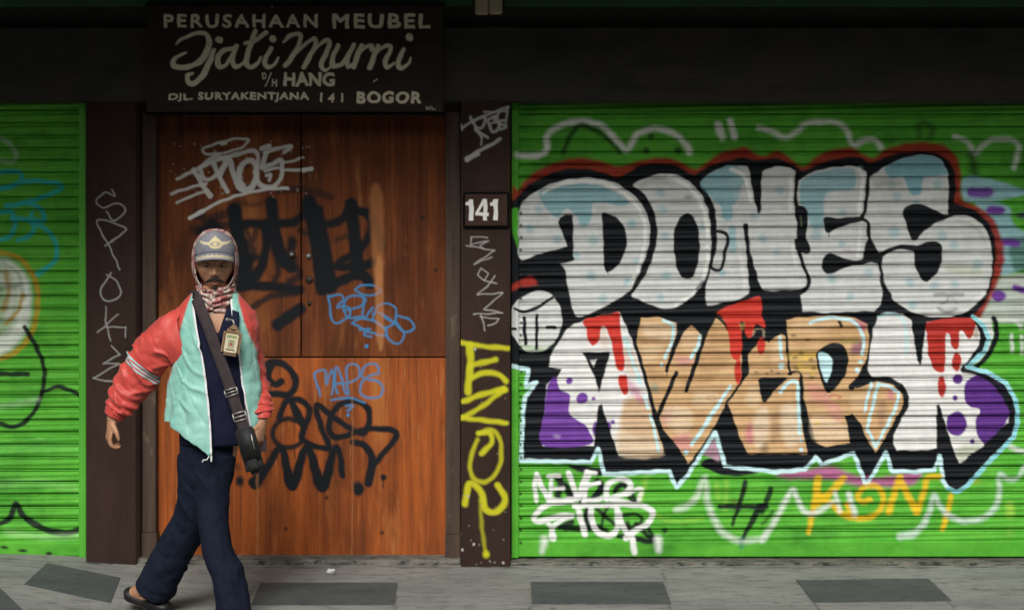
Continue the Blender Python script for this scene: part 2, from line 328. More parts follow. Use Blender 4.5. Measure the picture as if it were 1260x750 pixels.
    c.st('215 125, 290 165, 335 215, 362 275, 375 335, 378 385', 17, (.84, .84, .80), 2.5, .95); c.dot(374, 420, 9, col=(.84, .84, .80)); c.st('378 455, 372 505, 358 555', 15, (.84, .84, .80), 2.5, .9); c.st('345 580, 305 625, 240 662', 12, (.84, .84, .79), 2.5, .8)
    c.st('335 595, 355 570', 14, BLK, 3, .8)
    # N
    c.fill('345 150, 378 120, 420 97, 480 82, 510 80, 545 84, 553 110, 562 160, 572 220, 586 268, 600 274, 600 200, 600 110, 640 90, 655 84, 720 88, 749 108, 748 150, 742 250, 752 330, 748 400, 767 470, 798 550, 798 586, 768 602, 678 604, 608 606, 597 588, 575 510, 552 430, 545 335, 536 322, 526 335, 540 430, 550 520, 556 600, 552 615, 510 640, 455 652, 375 668, 366 632, 370 590, 385 530, 400 470, 412 420, 414 350, 412 300, 400 240, 376 195', WHT, 1.5, 1, False)
    c.fill('345 150, 420 97, 480 82, 485 130, 480 180, 478 300, 440 303, 430 250, 392 215', LBL, 2.5, .95)
    c.fill('478 90, 520 100, 535 150, 520 170, 500 230, 478 235', LBL, 2.5, .8)
    c.st('478 345, 482 430', 32, LBL, 4, .8); c.dot(437, 530, 16, col=LBL, soft=3, a=.7)
    c.st('478 98, 515 112, 540 150, 552 200, 560 232', 17, (.84, .84, .80), 2.5, .95); c.st('512 450, 528 540, 535 600', 20, (.72, .72, .68), 3, .8)
    c.st('392 470, 405 440, 406 400, 400 330, 398 270', [8, 12, 20, 24, 22], BLK, 2); c.st('405 355, 440 358, 462 385, 447 450, 434 512, 395 512, 392 480', 14, BLK, 1.5)
    c.org(900, 180, 3.406)
    for q in ((205, 185, 16), (95, 290, 16), (130, 385, 17), (190, 445, 13)): c.dot(*q, col=LBL, soft=5, a=.62)
    c.st('250 130, 248 200, 245 260', 16, (.84, .84, .80), 3, .7); c.st('255 420, 270 500', 14, (.84, .84, .80), 3, .6)
    c.fill('76 108, 100 98, 126 105, 124 180, 122 268, 115 283, 106 268, 92 200, 82 150', BLK, 1.5)
    c.fill('48 335, 58 324, 69 335, 76 430, 96 510, 122 590, 136 610, 75 622, 74 590, 66 500, 57 400', BLK, 1.5)
    # E
    c.fill('283 145, 320 115, 400 92, 480 82, 532 86, 562 105, 565 130, 557 220, 547 290, 532 303, 477 312, 480 325, 537 310, 567 320, 574 350, 572 390, 557 410, 552 470, 507 480, 477 496, 537 492, 587 487, 617 492, 627 530, 632 600, 627 660, 597 688, 477 692, 400 697, 297 690, 290 625, 322 598, 328 560, 297 470, 290 432, 325 440, 312 380, 320 300, 310 262, 280 250, 273 200', WHT, 1.5, 1, False)
    c.fill('290 150, 340 118, 420 95, 500 93, 520 120, 510 180, 450 185, 400 195, 386 240, 385 330, 360 347, 330 330, 312 265, 290 240', LBL, 3, .9)
    for q in ((465, 275, 16), (355, 370, 22), (460, 410, 14), (420, 555, 17), (497, 630, 16), (540, 90, 8)): c.dot(*q, col=LBL, soft=5, a=.62)
    c.fill('385 320, 388 302, 402 296, 460 300, 520 294, 552 288, 556 305, 500 324, 440 345, 410 362, 392 352', BLK, 1.5)
    c.fill('378 490, 386 462, 410 449, 432 454, 490 474, 550 484, 550 494, 480 506, 410 536, 385 521', BLK, 1.5)
    c.st('408 360, 408 380', 3, BLK); c.st('535 98, 550 125, 545 180, 538 240, 532 285', 15, (.84, .84, .80), 3, .85); c.st('540 340, 535 400, 530 460', 12, (.84, .84, .80), 3, .6)
    c.st('470 438, 500 436', 5, (.45, .18, .38), 3, .6)
    c.st('272 110, 268 180, 268 250, 280 335', 12, BLK, 1.5); c.st('272 400, 290 470, 322 552, 318 588, 290 606', [13, 15, 17, 15], BLK, 1.5)
    c.st('272 255, 300 260, 313 290, 305 375, 324 440, 283 434', 14, BLK, 1.5); c.st('270 395, 274 430', 14, BLK); c.st('290 292, 292 335', 5, (.15, .22, .10), 2, .7)
    # S
    c.org(1040, 180, 3.409)
    c.fill('105 130, 150 95, 220 60, 290 40, 350 38, 400 60, 424 100, 432 150, 431 230, 428 278, 455 291, 500 289, 550 310, 590 350, 608 410, 615 480, 610 550, 590 610, 550 660, 490 700, 420 716, 340 711, 270 690, 200 641, 165 590, 155 540, 147 490, 128 440, 106 395, 106 345, 92 312, 78 298, 90 220, 98 160', WHT, 1.5)
    c.fill('165 95, 220 60, 290 40, 350 38, 400 60, 422 98, 420 122, 330 132, 320 190, 300 206, 275 200, 262 170, 240 130, 190 130', (.20, .42, .47), 2.5, .95)
    for q in ((385, 160, 20), (195, 158, 18), (215, 210, 19), (300, 236, 14), (205, 360, 24), (405, 375, 20), (455, 415, 19), (555, 495, 21), (270, 570, 17), (375, 585, 17), (460, 578, 17), (280, 665, 17), (100, 530, 17)): c.dot(*q, col=LBL, soft=5, a=.62)
    c.fill('130 150, 220 145, 240 165, 180 170, 130 175', (.33, .34, .25), 6, .6); c.fill('430 500, 560 510, 560 540, 440 530', (.42, .48, .30), 7, .55); c.fill('470 310, 560 330, 590 400, 540 350', (.42, .44, .36), 6, .6)
    c.fill('240 275, 255 253, 290 241, 340 250, 390 275, 415 285, 455 291, 392 316, 350 340, 312 375, 298 393, 280 392, 268 370, 250 312', BLK, 1.5)
    c.fill('287 470, 296 430, 330 404, 370 397, 400 413, 406 460, 392 520, 362 553, 336 566, 310 545, 295 510', BLK, 1.5)
    c.st('145 460, 195 430, 255 422, 320 436', [22, 18, 20, 30], BLK, 1.5); c.fill('290 425, 345 405, 340 450, 300 460', BLK, 2)
    c.st('98 105, 92 200, 76 292, 50 312, -10 318', 13, BLK, 1.5); c.st('70 302, 95 325, 98 380, 130 440, 148 475', 14, BLK, 1.5)
    c.fill('88 398, 118 430, 148 462, 110 480, 60 492, 80 450', BLK, 2, 1, False); c.st('-10 500, 60 488, 120 472, 148 468', 15, BLK); c.st('145 470, 150 530, 158 580, 180 625', [14, 14, 20, 26], BLK, 2)
    c.st('375 622, 490 622', 15, (.22, .23, .22), 3.5, .8); c.st('432 630, 425 650, 405 660', 10, (.22, .23, .22), 3, .6); c.st('448 632, 465 655', 7, (.25, .26, .25), 3, .5)
    c.st('390 678, 410 690, 440 692, 466 682', [12, 18, 18, 10], (.20, .20, .21), 3.5, .8)
    c.st('470 300, 530 315, 575 350, 600 420', 5, (.74, .74, .70), 3, .6); c.st('540 650, 580 615', 16, (.74, .74, .70), 3, .7)
    # lower word, first letter
    c.org(620, 360, 3.122)
    c.fill('175 285, 178 245, 210 190, 242 140, 270 120, 310 105, 380 85, 442 75, 456 100, 492 180, 530 300, 570 450, 590 520, 612 617, 440 626, 404 540, 372 430, 356 500, 346 587, 148 585, 155 480, 165 350, 205 322, 222 292', (.70, .70, .67), 1.5, 1, False)
    c.fill('460 420, 500 400, 560 420, 600 520, 613 617, 450 618, 445 520', TAN, 7, .85); c.fill('440 520, 520 560, 600 560, 610 620, 440 622', (.66, .55, .40), 6, .6)
    c.fill('455 330, 490 340, 540 410, 520 420', (.55, .16, .28), 6, .6); c.fill('380 120, 400 180, 390 215, 370 190', (.62, .45, .34), 5, .5); c.fill('455 220, 500 230, 520 300, 480 310', (.64, .5, .36), 8, .7)
    c.fill('185 330, 202 324, 215 370, 255 395, 250 460, 300 498, 328 530, 331 582, 148 583, 155 460, 165 370', PUR, 1.8)
    for q in ((252, 338, 12, 12), (300, 405, 23, 21), (345, 405, 7, 7), (418, 494, 8, 8), (350, 520, 10, 28), (402, 512, 9, 22)): c.dot(*q, col=PUR, soft=1.8)
    c.dot(203, 549, 10, 6, (.55, .45, .65), 4, .7)
    c.fill('308 105, 400 82, 442 77, 447 130, 456 200, 464 285, 448 300, 430 280, 415 200, 400 150, 378 128, 366 180, 345 202, 325 186, 316 140', RED, 1.5)
    c.fill('440 322, 458 315, 472 320, 476 378, 458 388, 442 352', RED, 1.5)
    c.fill('303 229, 410 227, 364 384, 352 330', BLK, 1.5, 1, False); c.fill('330 258, 356 254, 346 285', (.70, .70, .67), 2, 1, False)
    c.fill('362 432, 375 428, 402 510, 442 627, 400 640, 345 602, 350 530', BLK, 1.5, 1, False)
    # lower word, second letter
    c.org(770, 360, 3.122)
    c.fill('58 95, 130 93, 190 115, 250 125, 300 165, 345 83, 400 120, 420 200, 446 240, 441 330, 386 430, 330 530, 240 657, 200 590, 140 520, 118 470, 75 330, 40 190', TAN, 1.5, 1, False)
    for q in (('70 120, 180 130, 170 180, 80 170', (.70, .56, .38), .7), ('60 210, 140 200, 120 250, 70 260', (.66, .50, .31), .7), ('210 150, 280 160, 260 220, 210 210', (.66, .48, .30), .6), ('290 210, 400 230, 380 290, 290 300', (.36, .20, .09), .45), ('150 440, 250 450, 240 530, 170 520', (.70, .58, .42), .6), ('270 380, 350 380, 340 430, 260 440', (.66, .52, .34), .6),
              ('90 290, 140 300, 150 330, 90 330', (.34, .20, .09), .5), ('170 560, 240 540, 250 600, 200 600', (.60, .20, .28), .5), ('195 240, 255 250, 245 280, 205 275', (.60, .24, .28), .5), ('100 355, 118 350, 122 378, 104 380', (.10, .30, .24), .6), ('220 330, 330 330, 300 350, 230 352', (.34, .19, .08), .5), ('140 470, 180 440, 165 500, 150 520', (.62, .3, .3), .45), ('330 140, 400 170, 390 200, 320 190', (.40, .22, .10), .5), ('60 175, 200 185, 190 200, 70 195', (.30, .17, .08), .5)):
        c.fill(q[0], q[1], 7, q[2])
    c.st('312 408, 315 395, 345 395, 342 412, 312 408', 4, (.25, .15, .08), 2, .6, False)
    c.fill('200 95, 315 92, 302 180, 275 140, 250 126, 225 150, 205 165', BLK, 1.5)
    c.st('214 135, 190 200, 168 260, 157 298', [22, 18, 15, 14], BLK); c.st('157 295, 157 320', 3, BLK); c.st('345 85, 300 175, 265 280, 231 374', [10, 15, 16, 16], BLK); c.st('193 308, 160 385, 118 480', 18, BLK)
    c.st('342 86, 370 108, 395 145', 11, BLK); c.st('25 165, 62 280, 92 390, 112 475', [12, 14, 14, 18], BLK); c.fill('100 470, 128 468, 140 520, 200 592, 238 655, 200 715, 165 660, 145 600', BLK, 1.5, 1, False)
    c.st('145 105, 172 118, 184 135, 176 190, 160 225, 149 248', 13, LCY, 1.5); c.dot(138, 275, 8, col=LCY); c.st('285 165, 275 205, 250 250', 13, LCY, 2)
    c.st('-4 170, 28 270, 58 350', 12, LCY, 1.8); c.st('72 395, 84 440', 12, LCY, 2); c.st('94 468, 108 520, 125 605', 11, LCY, 1.8); c.st('402 358, 340 450, 290 530, 252 582', [12, 16, 16, 14], LCY, 1.8); c.dot(232, 612, 10, col=LCY)
    # lower word, third letter and the red running paint over it
    c.fill('388 420, 442 345, 468 300, 468 240, 498 200, 548 180, 598 150, 618 165, 628 240, 633 305, 668 300, 677 330, 674 400, 684 470, 704 600, 698 618, 468 618, 443 600, 410 500', TAN, 1.5, 1, False)
    for q in (('490 300, 600 290, 610 320, 500 325', (.34, .2, .1), .5), ('480 360, 520 380, 500 440, 460 420', (.68, .54, .36), .6), ('465 510, 490 505, 488 572, 462 570', (.60, .14, .25), .6), ('560 480, 580 440, 590 540, 560 580', (.30, .20, .13), .55), ('600 440, 660 440, 680 560, 610 580', (.70, .60, .45), .7), ('490 480, 540 440, 545 560, 500 590', (.68, .57, .42), .7), ('520 590, 540 580, 545 612, 520 612', (.08, .07, .06), .6), ('560 200, 600 200, 590 260, 560 270', (.66, .48, .3), .6)):
        c.fill(q[0], q[1], 7, q[2])
    for q in ((500, 305), (540, 308), (560, 300), (585, 310)): c.dot(*q, 5, 4, (.06, .05, .03), 2.5, .8)
    c.fill('508 330, 538 325, 622 325, 600 350, 568 376, 535 422, 524 415, 514 380', BLK, 1.5, 1, False)
    c.st('618 160, 622 230, 632 310', 13, BLK); c.st('548 182, 580 160, 600 152, 618 160', 12, BLK); c.st('625 310, 645 300, 668 302, 676 325, 674 400, 690 480, 706 560, 722 610', [12, 14, 15, 17, 24, 34, 40, 46], BLK)
    c.fill('350 75, 400 48, 460 30, 516 14, 522 80, 536 135, 520 128, 497 118, 488 160, 470 172, 458 150, 452 116, 440 112, 446 180, 440 245, 420 256, 402 232, 392 150, 370 92', RED, 1.5)
    c.fill('455 180, 480 176, 508 174, 500 205, 474 218, 455 240, 450 215', BLK, 2.5); c.st('462 225, 452 248, 468 275, 466 305, 445 340, 388 418', [12, 12, 11, 11, 10, 9], BLK)
    c.dot(520, 205, 15, 33, RED); c.dot(430, 300, 13, 50, RED, 1.5); c.st('440 120, 446 140, 452 120', 8, (.55, .40, .12), 3, .7); c.st('488 160, 500 140, 528 142, 530 165', 6, (.60, .48, .30), 3, .6)
    c.fill('386 418, 410 470, 440 560, 467 614, 380 640, 300 625, 330 532', BLK, 1.5, 1, False)
    # lower word, fourth letter
    c.org(920, 360, 3.122)
    c.fill('148 105, 180 95, 330 85, 415 97, 455 120, 471 180, 461 260, 430 315, 400 360, 420 365, 500 338, 560 352, 593 390, 598 425, 572 470, 530 550, 492 616, 455 560, 432 500, 402 466, 374 474, 384 520, 392 575, 300 590, 265 580, 235 480, 215 400, 212 320, 195 298, 165 300, 156 200', TAN, 1.5, 1, False)
    for q in (('180 110, 330 110, 300 140, 190 150', (.66, .46, .27), .7), ('320 130, 420 140, 410 190, 330 185', (.46, .28, .12), .5), ('160 230, 250 225, 250 255, 170 260', (.60, .42, .08), .6), ('180 280, 260 275, 270 300, 200 300', (.55, .40, .08), .6), ('230 340, 300 370, 310 420, 240 410', (.62, .22, .24), .45), ('290 410, 360 440, 350 510, 320 480', (.62, .26, .28), .45), ('250 470, 380 510, 380 560, 260 570', (.72, .58, .40), .6), ('400 200, 440 190, 440 230, 400 235', (.22, .06, .16), .7), ('410 105, 450 120, 445 150, 420 130', (.45, .07, .22), .7), ('500 430, 530 420, 530 480, 505 520', (.32, .2, .13), .6), ('540 370, 560 380, 555 410, 535 400', (.5, .1, .25), .5), ('400 390, 450 390, 440 440, 400 440', (.66, .48, .3), .6)):
        c.fill(q[0], q[1], 6, q[2])
    for q in ((180, 250), (205, 232), (240, 255), (185, 290), (255, 290), (245, 325), (175, 165), (230, 180)): c.dot(*q, 9, 6, (.07, .06, .03), 3, .7)
    for q in ((225, 250), (200, 275), (260, 240), (250, 310), (265, 500)): c.dot(*q, 8, 7, (.68, .48, .05), 3, .7)
    c.st('350 112, 358 128', 12, BLK, 2); c.st('315 400, 330 392, 360 396, 345 406', 5, (.40, .06, .08), 2, .8); c.st('360 185, 420 190', 7, (.3, .38, .08), 3, .7)
    c.fill('263 235, 290 205, 330 193, 365 200, 385 240, 380 300, 350 350, 308 385, 283 340, 266 275', BLK, 1.5); c.fill('270 237, 298 229, 324 258, 320 300, 303 342, 286 312', LCY, 1.5)
    c.st('471 100, 474 180, 462 260, 430 320, 398 362', [16, 18, 18, 18, 24], BLK); c.st('398 362, 450 335, 520 325, 580 345, 606 390, 604 430, 565 510, 520 590, 500 616', [16, 18, 18, 18, 18, 16, 20, 24, 20], BLK)
    c.fill('374 474, 400 464, 432 498, 455 560, 492 617, 440 640, 392 576, 384 520', BLK, 1.5, 1, False)
    c.st('240 115, 290 98, 340 96, 400 108, 432 142, 445 185, 440 235', 13, LCY, 1.6); c.dot(432, 263, 9, col=LCY); c.dot(421, 296, 9, 11, LCY)
    c.st('125 170, 124 205, 130 250', 13, LCY, 1.6); c.dot(129, 280, 11, 14, LCY, a=.8); c.st('124 382, 150 350, 172 338, 190 350, 193 420, 200 540', 13, LCY, 1.6); c.dot(205, 568, 7, col=LCY); c.dot(205, 601, 8, col=LCY)
    c.st('448 452, 462 390, 474 350', 12, LCY, 1.6); c.st('498 352, 480 430, 458 518, 490 590, 540 500, 575 420, 578 385, 552 362, 500 348', 13, LCY, 1.6, 1, False)
    # lower word, last letter
    c.org(1080, 360, 3.0)
    c.fill('-28 200, -16 130, 0 88, 30 78, 92 78, 122 100, 132 160, 157 268, 166 200, 180 108, 250 100, 346 92, 382 150, 374 205, 315 280, 342 288, 410 320, 468 380, 486 440, 486 482, 310 642, 285 600, 245 470, 222 410, 216 570, 180 580, 70 580, 55 557, 60 520, 112 420, 116 380, 92 338, 42 310, -22 308, -38 290', (.68, .68, .65), 1.5, 1, False)
    c.fill('280 590, 320 560, 380 560, 330 625', (.36, .42, .26), 6, .6)
    c.fill('180 108, 346 92, 352 150, 336 171, 321 150, 311 139, 300 150, 298 200, 284 209, 270 190, 262 152, 250 160, 248 270, 236 293, 206 280, 185 220, 181 150', (.42, .035, .025), 1.5)
    c.dot(290, 255, 17, 34, (.42, .035, .025)); c.dot(235, 344, 15, 39, (.42, .035, .025)); c.dot(362, 152, 8, 14, (.36, .27, .15), 3, .8)
    c.fill('345 312, 400 300, 450 340, 480 390, 488 440, 470 482, 430 530, 402 562, 370 530, 360 480, 375 432, 340 420, 320 390, 320 340', (.10, .03, .21), 1.6)
    for q in ((295, 318, 18, 18), (285, 388, 10, 10), (290, 482, 38, 45), (348, 548, 9, 9)): c.dot(*q, col=(.10, .03, .21), soft=1.8)
    c.fill('123 93, 178 97, 166 200, 158 270, 145 250, 131 160', BLK, 1.5, 1, False); c.fill('215 420, 225 410, 246 480, 285 600, 312 646, 280 722, 235 660, 217 580', BLK, 1.5, 1, False)
    c.st('5 88, 35 78, 70 82, 96 108, 106 170, 103 225', 13, LCY, 2, .75)
    c.fill('355 90, 412 90, 428 150, 408 215, 340 280, 395 215, 408 170, 392 128', (.62, .64, .60), 1.5, 1, False)
    c.st('428 95, 438 150, 412 220, 362 275', 18, BLK, 1.5); c.st('355 92, 382 150, 372 205, 314 284', [14, 14, 14, 18], BLK, 1.5)
    c.st('318 286, 400 310, 462 372, 494 440, 492 490', [14, 18, 20, 22, 26], BLK, 2); c.st('478 490, 400 575, 312 645', [20, 34, 40], BLK, 2, 1, False)
    c.st('493 155, 495 218', 13, (.6, .66, .58), 3, .8); c.st('530 160, 532 222', 13, (.6, .66, .58), 3, .8); c.st('450 98, 505 102, 530 130', 14, (.6, .64, .56), 4, .8); c.st('488 568, 540 586', 18, (.6, .64, .58), 4, .8)
    # magenta mist, then the pale blue edge
    c.org(940, 560, 3.9375)
    c.fill('60 88, 200 68, 330 52, 440 95, 560 105, 640 92, 760 78, 720 140, 560 152, 450 145, 300 112, 120 112', MAG, 7, .85)
    c.org(770, 360, 3.122); c.fill('285 655, 340 630, 380 650, 470 675, 510 688, 430 702, 350 692', BLK, 2)
    c.fill('300 620, 345 560, 360 640, 330 632', (.60, .38, .46), 3, .7)
    c.org(620, 560, 3.9375); c.fill('320 45, 480 62, 480 92, 440 95, 350 72', BLK, 3)
    c.org(0, 0, 1); c.st(edge, 5.0, LCY, 1.6, 1, False)
    c.st('1250 493, 1237 470, 1213 457, 1190 451, 1211 432, 1216 417, 1212 403, 1197 389', 4.5, (.22, .60, .66), 1.6, .8, False); c.st('1166 600, 1176 605, 1190 597, 1220 564, 1247 537, 1252 517, 1250 493', 4.8, (.18, .55, .62), 1.6, .85, False)
    # small tags along the bottom
    c.org(620, 560, 3.9375)
    for t, wd in (('270 105, 300 170, 335 215', 22), ('440 130, 475 140, 430 205', 24), ('450 255, 500 300, 545 335', 20), ('500 250, 480 300, 470 350', 16), ('560 290, 630 282, 668 305, 640 340, 600 350', 18), ('300 348, 380 352, 450 350', 34), ('640 405, 725 415, 690 330', 20), ('560 388, 640 402, 705 412', 26), ('535 175, 560 145, 600 140, 640 222', 20), ('330 180, 420 215, 480 160', 30), ('600 320, 605 360', 14), ('400 250, 415 310, 470 380', 20)):
        c.st(t, wd, BLK, 3, .93)
    for t, wd in (('262 100, 275 140, 262 190', 34), ('300 140, 330 190', 24), ('380 170, 372 215', 26), ('455 120, 470 160, 440 200', 28), ('540 165, 575 140, 590 150', 26), ('400 270, 400 345', 30), ('450 340, 500 365', 22), ('580 330, 600 350', 30), ('640 330, 690 380, 715 400', 24), ('270 345, 330 320', 26), ('610 200, 630 225', 22)): c.st(t, wd, BLK, 3, .95)
    c.dot(780, 360, 14, col=BLK, soft=3.5, a=.85)
    W2 = (.74, .75, .72)
    for t, wd in (('158 215, 150 150, 158 90', 22), ('160 95, 188 160, 222 215', 26), ('222 215, 232 105', 20), ('215 100, 268 96', 22), ('228 158, 285 158', 20), ('236 212, 290 214, 348 208', 22), ('312 85, 335 140, 358 205, 378 150, 402 82', 26), ('412 85, 396 150, 388 222', 24), ('408 84, 442 84', 22), ('402 145, 462 130', 20), ('392 215, 440 214, 500 200', 22), ('500 212, 498 150, 545 115, 600 120, 612 150, 575 188, 520 208, 610 232', 26), ('590 185, 665 162, 652 225', 22),
                  ('330 222, 230 232, 172 262, 148 312, 200 312, 270 290, 330 290', 26), ('330 292, 270 315, 236 350, 236 400', [24, 22, 24, 34]), ('215 330, 238 352', 20), ('340 245, 420 240, 500 240', 22), ('355 240, 376 320, 394 382', 28), ('420 245, 428 320, 460 372, 515 386, 552 340, 546 245', 28), ('520 238, 600 234, 690 248, 722 282, 690 332, 620 372, 590 400', 28), ('560 280, 580 350, 620 400, 632 470', [22, 26, 30, 26])):
        c.st(t, wd, W2, 2.4, .97)
    c.st('198 405, 186 462', [36, 20], W2, 7, .85); c.st('746 405, 750 455', [36, 26], W2, 7, .85); c.st('158 215, 160 235', 6, W2, 2)
    c.st('832 262, 880 245, 930 205, 966 115, 976 118, 986 220, 1020 310, 1065 375, 1150 412, 1260 398', [22, 30, 28, 24, 26, 28, 30, 30, 30, 24], (.62, .68, .60), 6, .72)
    for q in (('740 290, 800 315, 900 315, 960 300', 10, .35), ('660 230, 690 110', 16, .45), ('1080 130, 1070 260', 14, .4), ('1030 140, 1040 200', 20, .35)): c.st(q[0], q[1], (.45, .62, .10), 7, q[2])
    c.dot(1115, 220, 14, 10, (.12, .06, .03), 5, .7)
    c.st('1170 130, 1145 220, 1105 335', [26, 24, 14], BLK, 3, .95); c.st('1045 245, 1160 247, 1270 246', 24, BLK, 3, .95); c.st('1240 245, 1205 310, 1160 395', [32, 30, 18], BLK, 3, .95); c.st('1150 400, 1150 445', 14, (.02, .10, .20), 6, .6)
    c.org(940, 560, 3.9375)
    c.st('32 160, 14 215, -10 270', 28, BLK, 3, .92); c.st('40 270, 15 305, -10 330', 12, BLK, 4, .8)
    c.st('262 110, 250 200, 232 290, 216 370', [36, 34, 28, 20], YEL, 4, .88); c.st('385 108, 330 170, 262 232', 34, YEL, 4, .9); c.st('270 190, 330 235, 372 275, 415 298', 30, YEL, 4, .88)
    c.st('402 235, 425 290, 490 304, 552 272, 578 205, 545 148, 488 152, 452 195, 478 222, 512 212', 26, YEL, 4, .9)
    c.st('602 270, 628 190, 656 105', 32, YEL, 4, .9); c.st('656 110, 700 200, 740 272', 34, YEL, 4, .9); c.st('742 270, 775 170, 795 105, 850 102', 28, YEL, 4, .88); c.st('905 195, 885 280, 864 355', 24, YEL, 4, .88); c.dot(1030, 125, 14, 8, (.5, .35, .03), 6, .5)
    W3 = (.66, .70, .64)
    c.st('-10 410, 50 320, 95 235, 135 168, 158 200, 185 258, 232 282, 282 258, 335 222', [26, 26, 26, 26, 24, 26, 26, 24, 18], W3, 5, .82)
    c.st('344 175, 366 265', 20, W3, 5, .85); c.st('410 185, 440 285', 26, W3, 5, .85)
    c.st('660 390, 720 378, 772 330, 806 250, 822 190, 850 242, 900 292, 975 316, 1060 300, 1112 258, 1138 190, 1140 90, 1180 115, 1225 108, 1262 50', [36, 34, 28, 24, 22, 26, 28, 26, 26, 28, 24, 20, 20, 18, 16], (.56, .66, .60), 5, .75)
    c.st('1190 245, 1190 280', 40, (.40, .60, .08), 7, .6); c.dot(1190, 370, 14, 24, (.25, .45, .06), 8, .4); c.dot(1100, 60, 30, 20, (.15, .42, .05), 10, .4)
    c.org(0, 0, 1)
    for q in range(28): c.dot(641, 262+q*15.0, 1.5, 1.9, (.015, .02, .012), 1.2, .9)
    c.org(0, 0, 1)   # the same wall of paint goes on past the frame
    c.st('1262 575, 1300 640, 1350 600, 1390 650', 7, (.56, .66, .60), 5, .7); c.st('1275 240, 1330 320, 1300 420, 1380 500', 16, LBL, 5, .8); c.st('1290 200, 1350 260, 1380 200', 10, PUR, 4, .8)
def paint_left(c):
    c.org(0, 120, 2.679)
    c.st('-20 120, 0 132, 30 152, 55 185, 40 212, -10 205', 13, (.5, .56, .48), 5, .5)
    for t, wd in (('-20 248, 30 244, 66 246, 66 278, 0 302, -20 306', 15), ('-20 305, 20 298, 100 275, 190 284, 202 300, 150 325, 60 352, 20 358', 15), ('60 350, 108 350, 146 385, 138 406, 108 400, 104 380', 15), ('40 398, 98 405, 112 435, 90 460, 60 470', 15), ('-20 382, 38 378, 50 420, 30 460, -20 470', 15), ('110 412, 160 440, 187 490, 180 540, 120 585', 15)): c.st(t, wd, TEA, 2.6, .95)
    c.fill('-60 530, 0 528, 50 545, 90 590, 105 650, 98 740, 60 810, 0 850, -60 850', (.74, .75, .70), 8, .88)
    c.fill('-60 560, 10 560, 60 640, 40 760, -60 790', (.14, .34, .08), 9, .65); c.st('0 590, 40 640, 30 720', 30, (.62, .63, .58), 9, .7); c.st('10 545, 60 580, 80 660', 12, (.10, .22, .06), 5, .5)
    c.st('-30 512, 20 514, 66 530, 104 575, 126 640, 118 735, 90 800, 40 845, -30 870', 17, (.42, .30, .03), 3, .95); c.st('75 650, 62 700, 20 745', 12, (.40, .26, .03), 3.5, .85); c.st('20 575, 30 640, 12 700', 16, (.35, .22, .04), 5, .8); c.st('0 630, 60 620', 10, (.05, .10, .04), 5, .7)
    c.org(0, 400, 2.142)
    c.st('66 5, 98 60, 118 120, 108 190, 80 240, 40 266, -30 250', 12, BLK, 2, .95); c.st('-30 128, 74 128', 13, BLK, 2.4, .95); c.st('108 178, 150 162, 190 172, 216 190, 245 225', [8, 13, 12, 13], BLK, 2, .95)
    c.st('-30 525, 5 520, 30 502, 43 468, 62 500, 110 532, 170 546, 215 532, 229 490', [11, 13, 15, 15, 15, 17, 18, 15, 9], BLK, 2.2, .95)
    c.st('-10 215, 60 205, 100 195', 12, (.55, .7, .5), 8, .35); c.st('-30 330, 80 320, 200 325', 22, (.16, .56, .10), 12, .5); c.st('-20 420, 100 412, 210 430', 14, (.3, .66, .2), 12, .4); c.st('20 545, 120 556, 215 552', 12, (.5, .75, .4), 9, .4)  # soft pale smears: reflected light painted into the colour
    for q in range(34): c.dot(213, 30+q*16.2, 2.5, 4, (.015, .02, .012), 1.2, .8)
    c.dot(12, 585, 10, 4, (.02, .02, .02)); c.dot(60, 593, 12, 4, (.02, .03, .02)); c.dot(128, 600, 9, 5, (.02, .03, .02))
